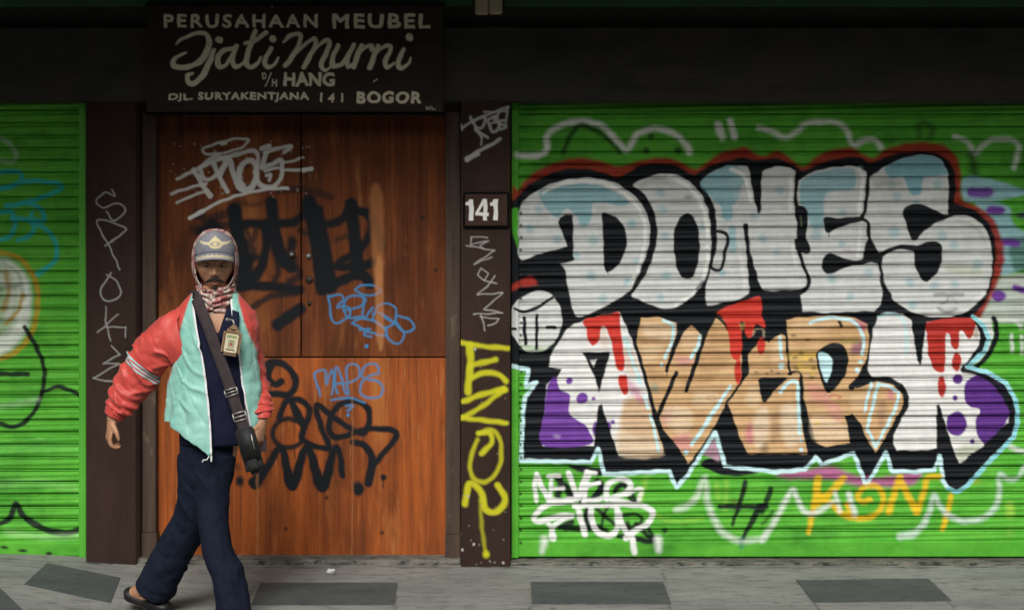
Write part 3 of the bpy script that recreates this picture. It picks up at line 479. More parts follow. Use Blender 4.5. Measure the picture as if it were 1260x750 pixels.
def paint_door(c):
    c.org(240, 220, 3.41)                       # big soft black tag across the upper leaves
    for t, wd, a in (('60 205, 120 195, 185 190', 26, .8), ('165 130, 180 240, 205 340, 215 430', 48, .95), ('195 190, 280 192, 300 260, 280 360, 230 425, 180 450', 30, .93), ('320 100, 335 220, 365 330, 400 370', 40, .95), ('410 260, 400 330, 440 400, 400 430', 26, .8), ('190 450, 300 450, 440 465', 32, .93), ('230 545, 320 492, 420 480', 22, .8), ('345 612, 440 545', 40, .93),
                     ('300 185, 400 185, 455 150, 475 105', 30, .93), ('478 95, 500 200, 520 330, 535 460', 48, .97), ('510 135, 540 280, 570 450', 44, .97), ('560 455, 640 415, 700 400, 735 440', 34, .95), ('535 190, 600 180, 640 140', 28, .93), ('655 105, 665 200, 685 400', 42, .96), ('640 140, 715 140, 742 190, 725 250, 680 310', 28, .95), ('680 310, 610 345, 605 372, 745 358', 24, .95), ('720 140, 760 200, 784 290', 26, .95), ('670 380, 740 350', 30, .9), ('350 52, 440 42, 570 75', 22, .6), ('30 220, 70 200', 50, .6)):
        c.st(t, wd*1.3, BLK, 4, min(1, a*1.05))
        if wd > 28: c.st(t, wd*.8, BLK, 4, .9)
    for t, wd, a in (('170 60, 230 40, 330 30', 22, .5), ('60 230, 110 250, 130 330', 60, .55), ('150 300, 190 360, 180 440', 70, .85), ('225 340, 265 330, 285 370, 250 430', 30, .9), ('560 370, 630 360, 690 330', 22, .8), ('330 250, 360 300, 420 330', 30, .7), ('210 200, 240 260, 260 190', 24, .8)): c.st(t, wd, BLK, 5, a)
    for t, wd, a in (('10 150, 60 170, 120 150, 170 130', 40, .75), ('70 190, 110 240, 140 300', 40, .7), ('-10 210, 40 230, 90 225', 36, .6), ('190 250, 240 300, 225 380', 34, .85), ('300 210, 330 300, 350 380, 330 440', 26, .85), ('440 215, 470 230, 500 225', 22, .8), ('590 260, 640 240, 680 250', 20, .7), ('190 100, 250 110, 300 90', 20, .5)): c.st(t, wd, BLK, 5, a)
    c.dot(405, 265, 18, 26, BLK, 5, .85)
    for t in ('325 400, 322 440', '342 400, 340 425', '360 480, 362 560'): c.st(t, 4, BLK, 2, .8)
    c.org(270, 430, 2.779)                      # black tag on the lower panel
    for t, wd in (('212 108, 188 118, 165 90, 190 45, 235 62, 262 112, 235 155, 190 150, 120 165', 20), ('150 60, 175 40, 205 40', 16), ('205 232, 228 178, 275 172, 308 205, 292 250, 250 182, 262 220, 290 262', 18), ('290 262, 286 310, 372 336, 350 270, 332 190, 400 238, 490 286, 512 210, 460 174, 400 198, 374 260, 402 300, 500 272, 590 275, 602 302, 548 368, 512 420', 18), ('455 315, 500 330, 522 380, 510 455', [18, 22, 24, 26]), ('120 455, 165 400, 212 335, 248 462, 300 332, 350 468, 392 340, 412 360, 420 430', [36, 24, 18, 34, 20, 34, 20, 18, 18])):
        c.st(t, np.array(wd)*1.2, BLK, 2.6, 1)
    c.st('235 236, 280 255, 282 310, 235 335, 188 310, 190 258', 18, BLK, 3, .96, True, True)
    c.dot(475, 475, 20, 25, BLK, 4); c.dot(560, 435, 11, col=BLK, soft=3); c.st('560 435, 560 472', 3, BLK, 1.6); c.dot(70, 448, 14, 18, BLK, 5); c.dot(60, 402, 14, 14, BLK, 7, .6); c.dot(130, 452, 24, 18, BLK, 7, .8)
    c.st('490 285, 491 322', 3.5, BLK, 1.6); c.st('257 340, 257 370', 4, BLK, 2)
    c.org(240, 220, 3.41)                       # blue marker tags
    B2 = (.045, .19, .38)
    for t in ('670 465, 700 446, 750 448, 780 468, 750 486, 700 484, 670 465', '560 490, 566 540, 575 590, 602 604, 648 572, 640 535, 595 540', '562 492, 605 486, 622 505, 600 530', '622 552, 690 535, 715 500, 650 490, 625 530, 640 578, 702 580', '708 500, 706 585, 745 540', '752 570, 765 535, 805 522, 842 545, 838 600, 795 622, 752 595, 748 562', '775 560, 820 590', '845 570, 900 590, 918 625, 885 642, 835 605, 770 560', '838 598, 878 648, 852 690, 812 672, 800 622', '658 604, 700 585, 770 605, 805 655, 740 645, 690 622, 658 604', '692 632, 735 628, 708 650, 738 662'):
        c.st(t, 9, B2, 1.6, .9)
    c.dot(720, 700, 8, col=B2)
    c.org(270, 430, 2.779)
    for t in ('345 158, 332 110, 325 82, 360 70, 366 118, 385 70, 402 150', '385 150, 402 60, 432 150', '394 116, 428 116', '440 152, 436 60, 472 54, 476 95, 440 112', '546 78, 538 52, 500 54, 488 92, 540 108, 560 130, 545 160, 508 164, 480 140, 498 98, 545 80', '384 172, 440 164, 496 180', '434 190, 456 190, 438 208'): c.st(t, 8, (.05, .19, .37), 1.8, .85)
    c.dot(440, 222, 6, col=B2)
    c.org(190, 140, 5)                          # silver marker tag at the top
    for t, wd in (('576 172, 572 156, 500 154, 400 178, 312 208, 300 232, 345 250, 450 235, 540 206, 580 160', 12), ('410 188, 440 180', 14), ('140 402, 280 332, 440 262', 16), ('240 345, 275 400, 310 460, 345 505', 24), ('105 490, 200 460, 320 428', 14), ('140 546, 230 505, 330 470', 12), ('282 340, 300 392, 345 400, 405 350, 432 290, 400 264, 340 280, 288 330', 20), ('362 300, 400 390, 450 478', 22), ('456 278, 400 392', 20), ('460 270, 490 380, 520 450, 560 468, 608 440, 630 350, 602 290, 545 308, 520 380, 545 446', 26), ('440 270, 520 246, 600 228, 636 250, 630 340', 20), ('660 212, 702 202', 26), ('692 240, 672 290, 662 330, 720 312, 778 286, 782 380, 742 440, 680 450, 640 420, 618 360', 22), ('680 240, 760 212, 842 202, 800 238', 18), ('682 352, 762 330', 14), ('800 302, 860 286, 915 270', 12), ('780 346, 880 345, 970 338', 14), ('920 350, 968 336', 22), ('220 642, 340 572, 480 512, 640 472, 745 460, 820 458', 15), ('220 640, 300 598', 20), ('690 380, 715 375, 705 410', 16)):
        c.st(t, wd*1.25, SIL, 1.6, .85)
    for _ in range(70): c.dot(rng.uniform(100, 960), rng.uniform(170, 520), rng.uniform(2, 5), col=SIL, soft=1.2, a=.55)
    c.org(0, 0, 1)
    for x, y in ((305, 205), (520, 268), (536, 332), (402, 612), (470, 655), (352, 650), (262, 470)): c.dot(x, y, 2.4, col=(.02, .012, .008), soft=2, a=.8)
    c.fill('455 240, 470 236, 472 330, 462 352', (.42, .17, .06), 5, .5); c.fill('462 330, 470 322, 472 420, 464 420', (.50, .22, .08), 3, .5)
    c.st('433 440, 434 560, 433 683', 1.5, (.50, .22, .08), 2, .35); c.st('316 450, 317 683', 2.5, (.52, .24, .09), 3, .35)
def paint_pillar_left(c):
    c.org(0, 120, 2.679); T = (.36, .36, .33)
    for t in ('370 302, 376 325, 345 313, 318 342, 342 362, 392 348, 413 375, 376 405, 350 376', '395 565, 360 490, 320 404, 412 428, 400 450, 345 490', '366 578, 330 640, 356 672, 396 650, 386 606, 352 584'): c.st(t, 4, T, 1.3, .9)
    c.org(90, 260, 2.777)
    for t in ('112 325, 112 380, 128 442', '84 412, 155 350', '112 395, 180 395, 178 430', '130 460, 160 487, 102 520, 158 518, 68 570, 140 582'): c.st(t, 3.6, T, 1.3, .9, False)
def paint_pillar_right(c):
    c.org(540, 120, 2.5); T = (.42, .42, .38)
    for t, wd in (('72 92, 120 65, 215 28', 7), ('98 60, 112 90, 132 122', 9), ('110 70, 142 62, 132 92, 112 98, 150 122', 9), ('150 70, 165 106, 186 90, 176 60, 154 66', 9), ('186 45, 172 70, 206 88, 190 98', 8), ('210 30, 206 84', 7), ('132 118, 130 146', 5), ('66 82, 70 98', 9), ('140 45, 205 42', 6), ('160 80, 200 70', 7)): c.st(t, wd, T, 1.4, .85)
    c.st('86 186, 190 128', 10, T, 1.8, .9); c.st('85 192, 120 174', 12, T, 1.8, .8)
    for t in ('150 430, 100 428, 96 452, 152 440, 126 455, 142 466', '84 455, 172 470, 108 512, 162 490', '130 525, 118 545, 140 562, 152 540, 130 525', '138 560, 178 572', '172 548, 150 580, 118 604', '118 606, 196 600', '196 602, 138 650, 196 662, 108 666', '130 668, 142 716', '128 675, 186 680, 178 692, 150 700'): c.st(t, 3.4, (.38, .36, .33), 1.2, .85, False)
    c.org(540, 400, 2.42)
    for t, wd, a in (('68 52, 130 62, 206 68', 14, .9), ('92 60, 94 110, 86 198', [24, 20, 20], .9), ('92 120, 168 102', 16, .85), ('98 155, 140 140, 180 148, 200 166', 16, .9), ('74 226, 130 205, 192 190', 16, .9), ('192 192, 130 240, 70 275', 14, .85), ('70 275, 130 282, 200 290', 14, .9), ('120 322, 150 310, 178 330, 186 380, 176 430, 138 466, 100 450, 94 400, 114 340', 12, .75), ('118 322, 152 320, 156 350, 126 382', 14, .9), ('78 532, 92 470, 128 500, 138 545, 170 555, 198 520, 176 476', 18, .9), ('124 520, 128 600, 140 680', 11, .5)): c.st(t, wd, YGR, 3.2, a)
    c.dot(196, 190, 10, col=YGR, soft=3); c.dot(140, 680, 9, 11, YGR, 4, .9)
    c.org(0, 0, 1)
    for _ in range(22): c.dot(rng.uniform(567, 627), rng.choice([rng.uniform(600, 694), rng.uniform(430, 694)]), rng.uniform(.4, 1.0), rng.uniform(.4, 1.1), (.30, .27, .24), 1, .8)
    for x_, y_ in ((576, 610), (583, 669), (569, 676), (619, 692), (585, 429)): c.dot(x_, y_, 1.5, 1.7, (.42, .40, .36), 1, .95)
def paint_sign(c):
    c.org(160, 0, 3.15); T = (.84, .77, .58)
    for t, wd in (('178 172, 205 150, 250 132, 292 130, 306 160, 296 205, 262 245, 205 262, 170 255, 172 228, 216 206', [6, 14, 16, 16, 22, 24, 22, 20, 22, 18, 8]), ('325 195, 308 240, 282 292, 250 322, 225 318, 224 292, 244 284', [16, 22, 22, 22, 20, 18, 10]), ('398 188, 362 196, 340 228, 345 258, 372 250, 400 205', [16, 18, 22, 20, 14, 10]), ('412 180, 396 232, 408 258, 434 248, 452 222', [18, 20, 18, 14, 8]),
                  ('485 122, 462 190, 450 240, 466 262, 492 246, 508 220', [18, 22, 20, 18, 14, 8]), ('446 168, 480 160, 526 128', [14, 16, 20]), ('546 190, 522 238, 534 262, 560 248, 574 222', [18, 20, 18, 12, 7]), ('594 166, 618 140, 650 132, 662 150, 640 200, 602 256', [8, 16, 18, 18, 18, 16]), ('612 254, 650 200, 700 156, 718 152, 716 180, 690 232, 672 262', [6, 10, 14, 16, 18, 18, 16]), ('686 236, 720 190, 758 156, 772 164, 764 200, 742 244, 752 272, 776 262', [8, 10, 16, 18, 18, 20, 16, 8]),
                  ('806 178, 784 228, 788 256, 818 250, 846 214', [18, 20, 20, 16, 10]), ('866 176, 842 228, 846 258, 872 244', [18, 20, 18, 8]), ('898 176, 880 220, 868 260', [16, 20, 20]), ('878 226, 908 186, 934 178, 938 192', [8, 14, 16, 18]), ('962 178, 944 222, 930 264', [16, 20, 20]), ('940 228, 974 186, 1004 178, 1008 200, 988 240, 998 262, 1024 244', [8, 12, 16, 18, 20, 18, 8]), ('1062 190, 1040 236, 1048 264, 1076 252, 1088 226', [16, 20, 18, 12, 7])):
        c.st(t, wd, T, 1.3, .95)
    c.dot(346, 155, 15, 13, T); c.dot(554, 150, 14, 14, T); c.dot(1083, 146, 15, 15, T)
    for q in ('1148 415, 1152 424', '1156 420, 1168 414, 1172 424', '1150 424, 1184 424'): c.st(q, 3, T, 1, .7)
    c.st('944 318, 956 308', 4, T, 1, .9); c.st('548 18, 552 26', 3, T, 1, .6)
    YS = SY; T = (.84, .77, .58)
    for t, x0, y0, x1, y1, g, sp in (('PERUSAHAAN', 201.5, 17.5, 391, 34.5, .75, 1.3), ('MEUBEL', 409, 17, 529, 35.5, .9, 1.22), ('D', 322.5, 89.5, 328, 97.5, .3, 1), ('H', 334.5, 97.5, 341, 106.5, .3, 1), ('HANG', 349, 89, 412, 106.5, .95, 1.05),
                                     ('DJL.', 207.5, 115, 237, 125.5, .5, 1.12), ('SURYAKENTJANA', 243.5, 113.5, 380, 125.5, .55, 1.14), ('141', 394, 114.5, 422, 126, .5, 1.7), ('BOGOR', 439, 112.5, 518.5, 127.5, .95, 1.18)):
        c.org(0, 0, 1); c.text(t, x0, y0, x1, y1, T, g, sp)
    c.st('326.5 106, 334 90', 1.2, T, .8)
    for _ in range(160): c.dot(rng.uniform(185, 540), rng.uniform(10, 135), rng.uniform(.3, 1.1), rng.uniform(.3, .9), (.03, .024, .018), .8, .8)
def paint_none(c): pass

# ------------------------------------------------------------------ ground
def sst(a, b, x): t = np.clip((x-a)/(b-a), 0, 1); return t*t*(3-2*t)
def gh(x): return .040*(1-sst(-2.55, -1.55, np.asarray(x, float)))
def paint_pave(c):
    def seam(*p, wd=.7, a=.75):
        q = np.array([[v.x*100, -v.y*100] for v in [gnd(*t) for t in p]]); c.st(q, wd, (.035, .038, .034), .9, a, False)
    for x0, y0, x1, y1 in ((816, 700, 826, 760), (1143, 712, 1185, 760), (980, 712, 1015, 760), (653, 717, 654, 760), (488, 717, 484, 760), (313, 717, 300, 760)): seam((x0, y0), (x1, y1))
    seam((-200, 744), (1500, 744), wd=.5, a=.5); seam((150, 716), (1500, 716), wd=.4, a=.4)
    for _ in range(420):
        x_ = rng.uniform(-285, 285); c.dot(x_, 13+abs(rng.normal(0, 2.2)), rng.uniform(.6, 5), rng.uniform(.3, 1.1), (.05, .052, .045) if rng.random() < .75 else (.28, .27, .23), 1.0, rng.uniform(.3, .8))
    for (a_, b_, n_) in ((-60, 40, 9), (90, 35, 8), (205, 60, 8), (-190, 60, 7)):
        q = [(a_, b_)]
        for _ in range(n_): q.append((q[-1][0]+rng.uniform(2, 7), q[-1][1]+rng.uniform(-4, 4)))
        c.st(np.array(q), .45, (.05, .052, .046), .8, .7, False)
    for _ in range(90): c.dot(rng.uniform(-280, 280), rng.uniform(0, 160), rng.uniform(.5, 2.2), rng.uniform(.4, 1.6), (.045, .048, .042) if rng.random() < .7 else (.26, .26, .24), .8, .7)
xs = np.concatenate([ar(-2000, -300, 25), ar(-290, 290, 1.2), ar(300, 2000, 25)]); ys = np.concatenate([ar(-20, 165, 1.2), ar(170, 350, 10)])
grid_mesh('pavement', xs, ys, lambda X, Y: np.stack([X/100, -Y/100, gh(X/100)], -1), paint_pave,
          mat('pavement_surface', (.185, .188, .172), (.265, .268, .245), 2.2, (.6, 1.6, 1), .85, .35, 120, True, .25,
              streak=[(7, (.115, .12, .108), .50, .70, (1, 3, 1)), (110, (.32, .32, .29), .58, .68, (1, 1, 1)), (70, (.07, .072, .064), .60, .68, (1, 1, 1)), (22, (.10, .10, .09), .58, .70, (.4, 2, 1))]), None, True)
tag(bpy.data.objects['pavement'], kind='structure')
for o_ in (wbox('kerb', (-20, -3.68, -.13), (20, -3.502, .012), M_CONC, bev=.012), wbox('road', (-150, -150, -.5), (150, -3.683, -.13), M_ROAD, bev=0)): tag(o_, kind='structure')
def slab(corners, label):
    q = [gnd(*p) for p in corners]; bm = bmesh.new(); n = 6
    top = []
    for j in range(n+1):
        for i in range(n+1):
            u, v = i/n, j/n; p = q[0].lerp(q[1], u).lerp(q[3].lerp(q[2], u), v)
            top.append(bm.verts.new((p.x, p.y, float(gh(p.x))+.004)))
    for j in range(n):
        for i in range(n): k = j*(n+1)+i; bm.faces.new((top[k], top[k+n+1], top[k+n+2], top[k+1]))
    r = bmesh.ops.extrude_face_region(bm, geom=bm.faces[:])
    for v in r['geom']:
        if isinstance(v, bmesh.types.BMVert): v.co.z -= .03
    o = link('paving_slab', bm_mesh(bm, 'paving_slab'), M_SLAB)
    tag(o, label, 'paving slab', 'dark paving slabs set in the pavement')
slab(((58, 701), (148, 713), (136, 743), (30, 727)), 'dark grey paving slab on the sloping pavement below the left pillar, behind the walking man')
slab(((320, 717), (489, 717), (485, 744), (309, 744)), 'dark grey paving slab just right of the man\'s feet, in front of the wooden door')
slab(((653, 716), (816, 716), (826, 743), (655, 743)), 'dark grey paving slab in front of the right shutter beside the brown 141 pillar')
slab(((980, 714), (1142, 712), (1171, 739), (1002, 741)), 'dark grey paving slab furthest from the man, below the KON tag on the right shutter')
slab(((-95, 733), (0, 733), (34, 762), (-90, 766)), 'corner of a dark grey paving slab cut off by the lower left edge of the picture')

# ------------------------------------------------------------------ building
O_ = empty('opposite_building', (0, -17, 0), kind='structure')
wbox('wall', (-30, -21, -.13), (30, -17, 6.4), mat('render_wall', (.22, .21, .19), (.30, .28, .25), 2), O_, .02); wbox('roof', (-30.4, -21.5, 6.41), (30.4, -16.6, 6.7), M_ROAD, O_, .02)
B = empty('shop_building', (0, .1, 0), label='shop front with brown painted pillars, black lintel and a projecting canopy above the shutters', cat='building')
wbox('wall', (-5, .22, -.05), (5, .55, 3.4), M_LINT, B)
PY = -.13
pl = solid_board('pillar', 106, 118, 167, 698.5, PY, .34, 1.0, paint_pillar_left, M_PIL, B, 'brown pillar with thin white scratched writing, behind the man\'s arm')
pr = solid_board('pillar', 567, 118, 628, 700, PY, .34, 1.0, paint_pillar_right, M_PIL, B, 'brown pillar carrying the 141 plate and yellow spray writing')
pbox('pillar', 1452, 118, 1520, 700, PY, .34, M_PIL, B)
pbox('pillar', -245, 118, -172, 700, PY, .34, M_PIL, B)
pbox('lintel', -330, 33, 1640, 124.5, -.145, .36, M_LINT, B, .006)
pbox('lintel_groove', -330, 7, 1640, 33.5, -.09, .30, M_LINT, B, .002)
pbox('fascia', -330, -60, 1640, 6.5, -.16, .37, mat('fascia_paint', (.03, .10, .03), (.04, .13, .04), 5), B, .004)
wbox('canopy', (-1.898, -1.58, 2.93), (2.6, .3, 3.05), M_LINT, B, .01); wbox('canopy', (-7, -2.25, 2.945), (-1.90, .3, 3.06), M_LINT, B, .01); wbox('canopy', (2.602, -2.1, 2.945), (7, .3, 3.06), M_LINT, B, .01)  # outer two canopies are added out of view, deeper to shade the facade ends
def sill(name, x0, x1, y0, y1, Y0, seed, label=None):
    bm = bmesh.new(); a = at(x0, y0, 0).x; b = at(x1, y0, 0).x; n = max(6, int((b-a)/.02)); rows = [(Y0, -.02), (Y0, .55), (Y0+.012, .95), (Y0+.05, 1), (.02, 1.05)]
    H = at(0, y0, Y0+.05).z; vs = []
    for (yy, f) in rows:
        for i in range(n+1):
            x = a+(b-a)*i/n; e = mnoise.noise((x*9, seed, f*3))*.012+mnoise.noise((x*31, seed+4, f*3))*.008
            vs.append(bm.verts.new((x, yy+(e if yy < -.02 else 0)+.004, float(gh(x))*.3+H*f+(e*.35 if 0 < f < 1.02 else 0))))
    for j in range(len(rows)-1):
        for i in range(n): k = j*(n+1)+i; bm.faces.new((vs[k], vs[k+1], vs[k+n+2], vs[k+n+1]))
    return link(name, bm_mesh(bm, name), M_CONC, B, label=label)
sill('sill', 629, 1452, 689, 697, -.11, 1.0, 'worn concrete sill with crumbling edge under the right shutter')
sill('sill', -172, 106, 688, 692, -.06, 5.0)
sill('threshold', 168, 567, 686, 697, -.10, 9.0, 'worn concrete threshold of the wooden door')

# ------------------------------------------------------------------ roller shutters
PT = np.array([0, .03, .055, .075, .10, .13, .155, .175, .195, .215, .25, .32, .42, .55, .70, .85, .97])
PD = np.array([-.009, -.009, -.006, .0015, .004, .0055, .0045, .002, .0000, .0000, .0030, .0056, .0078, .0088, .0086, .0074, .0055])
T_ = np.array([0, .03, .055, .075, .10, .13, .155, .175, .195, .215, .25, .30, .35, .41, .47, .53, .59, .65, .71, .77, .83, .89, .95])
def prof(t): return np.interp(t, PT, PD)
def curtain(parent, cols, y_last, pitch, n, paint):
    y0 = y_last-pitch*n; rows = np.concatenate([y0+pitch*(i+T_) for i in range(n)]); tt = np.tile(T_, n); dep = prof(tt); rj = np.repeat(rng.normal(0, .0012, n), len(T_))
    k = CAMY/FPX
    def pos(X, Z): return np.stack([(X-HORX)*k, np.broadcast_to(-(dep+rj)[:, None], X.shape)+.0022*np.sin(X*.021+Z*.9), CAMH-(Z-HORY)*k], -1)
    return grid_mesh('curtain', cols, rows, pos, paint, M_SHUT, parent)
R = empty('roller_shutter', at(1040, 690, 0), label='wide green roller shutter covered in big white and tan bubble letters', cat='roller shutter')
curtain(R, np.concatenate([ar(636, 1262, 1.1), ar(1266, 1446, 5)]), 665.5, 15.45, 36, paint_right)
solid_board('bottom_bar', 637, 665.5, 1446, 684.5, -.016, .03, 1.5, paint_right, M_SHUT, R)
solid_board('side_rail', 629.5, 124, 638, 686, -.035, .06, .9, paint_right, M_SHUT, R)
pbox('side_rail', 1443, 124, 1452, 686, -.035, .06, M_GREEN, R)
Lf = empty('roller_shutter', at(-40, 690, 0), label='green roller shutter at the left edge with black loops and a teal squiggle', cat='roller shutter')
curtain(Lf, np.concatenate([ar(-170, -6, 5), ar(-3, 99.5, 1.1)]), 667.5, 15.2, 36, paint_left)
solid_board('bottom_bar', -170, 667.5, 99, 683.5, -.016, .03, 1.5, paint_left, M_SHUT, Lf)
solid_board('side_rail', 97, 124, 105.5, 686, -.035, .06, 1.2, paint_none, M_GREEN, Lf)
pbox('side_rail', -178, 124, -170, 686, -.035, .06, M_GREEN, Lf)

# ------------------------------------------------------------------ wooden door
D = empty('double_door', at(370, 688, .03), label='tall varnished brown double door with a lower panel, tagged in black, silver and blue', cat='door')
DY = .03
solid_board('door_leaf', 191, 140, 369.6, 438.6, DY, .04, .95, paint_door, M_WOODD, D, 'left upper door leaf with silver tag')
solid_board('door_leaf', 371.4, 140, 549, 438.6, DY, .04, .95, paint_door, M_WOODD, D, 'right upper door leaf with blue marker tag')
solid_board('lower_panel', 191, 440.4, 549, 683, DY-.006, .045, .95, paint_door, M_WOOD, D)
pbox('jamb', 169, 124, 175, 690, .0, .16, M_RUST, D, .002); pbox('jamb', 175, 138, 191.5, 655, -.035, .2, M_JAMB, D, .004); pbox('jamb_foot', 174, 655, 192.5, 690, -.045, .2, M_JAMB, D, .004)  # leftmost strip: shade of the gap beside the pillar, put in as dark colour
pbox('jamb', 548.5, 138, 566, 657, -.035, .2, M_JAMB, D, .004); pbox('jamb_foot', 547.5, 657, 566.5, 691, -.045, .2, M_JAMB, D, .004)
pbox('head_rail', 175, 124, 566, 141.5, -.02, .19, M_JAMB, D, .003); pbox('bottom_rail', 191, 683.5, 549, 692, .0, .1, M_JAMB, D, .004)
def disc(name, px, py, r, Y, d, m_, parent, hole=0.0):
    bm = bmesh.new(); k = (CAMY+Y)/FPX; p = at(px, py, Y)
    for rr, dd in ((r, d), (r*.62, d*1.7)):
        bmesh.ops.create_cone(bm, cap_ends=True, segments=24, radius1=rr*k, radius2=rr*k*.86, depth=dd*k, matrix=Matrix.Translation((p.x, p.y-dd*k/2, p.z)) @ Matrix.Rotation(math.radians(90), 4, 'X'))
    return link(name, bm_mesh(bm, name), m_, parent, True)
disc('lock', 359, 313, 5.2, DY, 2, M_RUST, D); disc('lock_cylinder', 359, 313, 2.5, DY-.013, 2, M_STEEL, D); disc('lock_cylinder', 380, 315, 3.2, DY, 3, M_STEEL, D)
disc('hole_disc', 380.5, 344, 5.2, DY, 1.6, M_RUST, D); disc('hole_disc', 380.5, 373, 2.8, DY, 1.6, M_RUST, D)  # dark discs stand for two holes, their inner shade put into the colour

# ------------------------------------------------------------------ sign, number plate, box
def lettering(txt, x0, y0, x1, y1, Y, m_, parent, bold=.02, space=1.0, ext=.0012):
    cu = bpy.data.curves.new('lettering', 'FONT'); cu.body = txt; cu.offset = bold; cu.space_character = space; cu.resolution_u = 6
    o = bpy.data.objects.new('tmp_text', cu); COL.objects.link(o); dg = bpy.context.evaluated_depsgraph_get(); dg.update()
    me = bpy.data.meshes.new_from_object(o.evaluated_get(dg)); bpy.data.objects.remove(o); bpy.data.curves.remove(cu)
    n = len(me.vertices); v = np.zeros(n*3, np.float32); me.vertices.foreach_get('co', v); v = v.reshape(-1, 3)
    lo, hi = v.min(0), v.max(0); a, b = at(x0, y1, Y), at(x1, y0, Y)
    w_ = np.zeros_like(v); w_[:, 0] = a.x+(v[:, 0]-lo[0])/(hi[0]-lo[0])*(b.x-a.x); w_[:, 2] = a.z+(v[:, 1]-lo[1])/(hi[1]-lo[1])*(b.z-a.z); w_[:, 1] = Y
    me.vertices.foreach_set('co', w_.ravel())
    bm = bmesh.new(); bm.from_mesh(me); bpy.data.meshes.remove(me)
    r = bmesh.ops.extrude_face_region(bm, geom=bm.faces[:])
    for e in r['geom']:
        if isinstance(e, bmesh.types.BMVert): e.co.y -= ext
    return link('lettering', bm_mesh(bm, 'lettering'), m_, parent)
SY = -.185
G = empty('sign_board', at(362, 138, SY+.02), label='dark painted shop sign with cream lettering above the wooden door', cat='sign')
solid_board('board', 181, 7, 545, 138, SY, .035, .62, paint_sign, M_SIGN, G)
for a_ in ((178.5, 4, 547.5, 7), (178.5, 138, 547.5, 141)): pbox('frame_strip', *a_, SY-.006, .042, M_SIGN, G, .002)
N_ = empty('number_plate', at(598, 280, PY), label='small brown house number plate reading 141 on the pillar between door and right shutter', cat='number plate')
M_PLATE = mat('plate_paint', (.040, .020, .015), (.050, .026, .02), 10, (1, 1, 1), .6, .1, 40, True, .1)
pbox('plate', 569.5, 236, 627, 280.5, PY-.018, .018, M_PLATE, N_, .006); 
def paint_141(c):
    c.org(573, 245, 1); W_ = (.72, .71, .66)
    for x in (0, 30): c.fill(','.join(f'{x+a} {b}' for a, b in ((4.8, 0), (9.6, 0), (9.6, 26), (4.2, 26), (4.2, 7.6), (.3, 7.6), (.3, 4.2), (3.2, 3.4))), W_, .8, 1, False)
    c.fill('21.5 0, 26.4 0, 26.4 16.2, 28.6 16.2, 28.6 20.4, 26.4 20.4, 26.4 26, 21.4 26, 21.4 20.4, 12 20.4, 12 16', W_, .8, 1, False); c.fill('21.6 7, 21.6 16.2, 16.4 16.2', (.045, .023, .017), .8, 1, False)
solid_board('plate_face', 572.5, 239, 624, 277.5, PY-.0215, .012, .5, paint_141, M_PLATE, N_)
J = empty('junction_box', at(601, 18, -.2), label='small cream box with a seam on the black lintel above the 141 pillar', cat='box')
pbox('case', 584.5, -40, 601, 16, -.24, .09, M_CREAM, J, .006); pbox('case', 601.8, -40, 618, 15.5, -.24, .09, M_CREAM, J, .006); pbox('bracket', 582, -44, 621, 20, -.17, .03, M_RUST, J, .004)

# ------------------------------------------------------------------ the walking man
MY = -1.33; MK = (CAMY+MY)/FPX
def M(px, py, d=0.0): return at(px, py, MY+d)
def vn(p, f, seed=0.0): return mnoise.noise((p[0]*f+seed, p[1]*f+seed*1.7, p[2]*f-seed))
def crease(p, f, seed=0.0, wd=.13):
    n_ = abs(vn(p, f, seed)); return -max(0.0, 1-n_/wd)**1.6
def fold(c, p, f, seed, lo=-.05, hi=.35):
    """pinched cloth ridges along the lines of c, only where a mask noise lets them stand"""
    return (1-abs(math.sin(c+4.0*vn(p, f*.6, seed+20))))**3*float(sst(lo, hi, vn(p, f, seed)))
def smooth_rows(a, n):
    a = np.asarray(a, float); return cr(a, False, n)
def tube_v(path, rx, ry=None, seg=20, n=5, up=(0, 1, 0), wr=None, squash=None):
    """closed tube along a smoothed path; rx across, ry along `up`; wr(p, nrm, s, th) -> displacement"""
    ry = ry if ry is not None else rx
    a = np.column_stack([np.array([list(p) for p in path]), rx, ry]); a = smooth_rows(a, n) if len(a) > 2 else a
    P, X, Y = a[:, :3], a[:, 3], a[:, 4]; T = np.gradient(P, axis=0); T /= np.linalg.norm(T, axis=1)[:, None]+1e-9
    s = np.concatenate([[0], np.cumsum(np.linalg.norm(np.diff(P, axis=0), axis=1))]); V = []
    for i in range(len(P)):
        t = T[i]; u = np.array(up, float); u = u-t*(u@t); u /= np.linalg.norm(u)+1e-9; r = np.cross(t, u)
        for k in range(seg):
            th = 2*math.pi*k/seg; q = r*math.cos(th)*X[i]+u*math.sin(th)*Y[i]; p = P[i]+q
            if wr is not None: nn = q/(np.linalg.norm(q)+1e-9); p = p+nn*wr(p, s[i]/s[-1], th)
            V.append(p)
    R = len(P); F = [(i*seg+k, i*seg+(k+1) % seg, (i+1)*seg+(k+1) % seg, (i+1)*seg+k) for i in range(R-1) for k in range(seg)]
    return np.array(V), F, R, seg
def tube_bm(bm, *a, cap=True, **k):
    V, F, R, seg = tube_v(*a, **k); vs = [bm.verts.new(v) for v in V]
    for f in F: bm.faces.new([vs[i] for i in f])
    if cap:
        for ring, rev in ((0, True), (R-1, False)):
            c = bm.verts.new(V[ring*seg:(ring+1)*seg].mean(0)); lp = [vs[ring*seg+j] for j in range(seg)]
            for j in range(seg): bm.faces.new((lp[j], lp[(j+1) % seg], c) if not rev else (lp[(j+1) % seg], lp[j], c))
    return bm
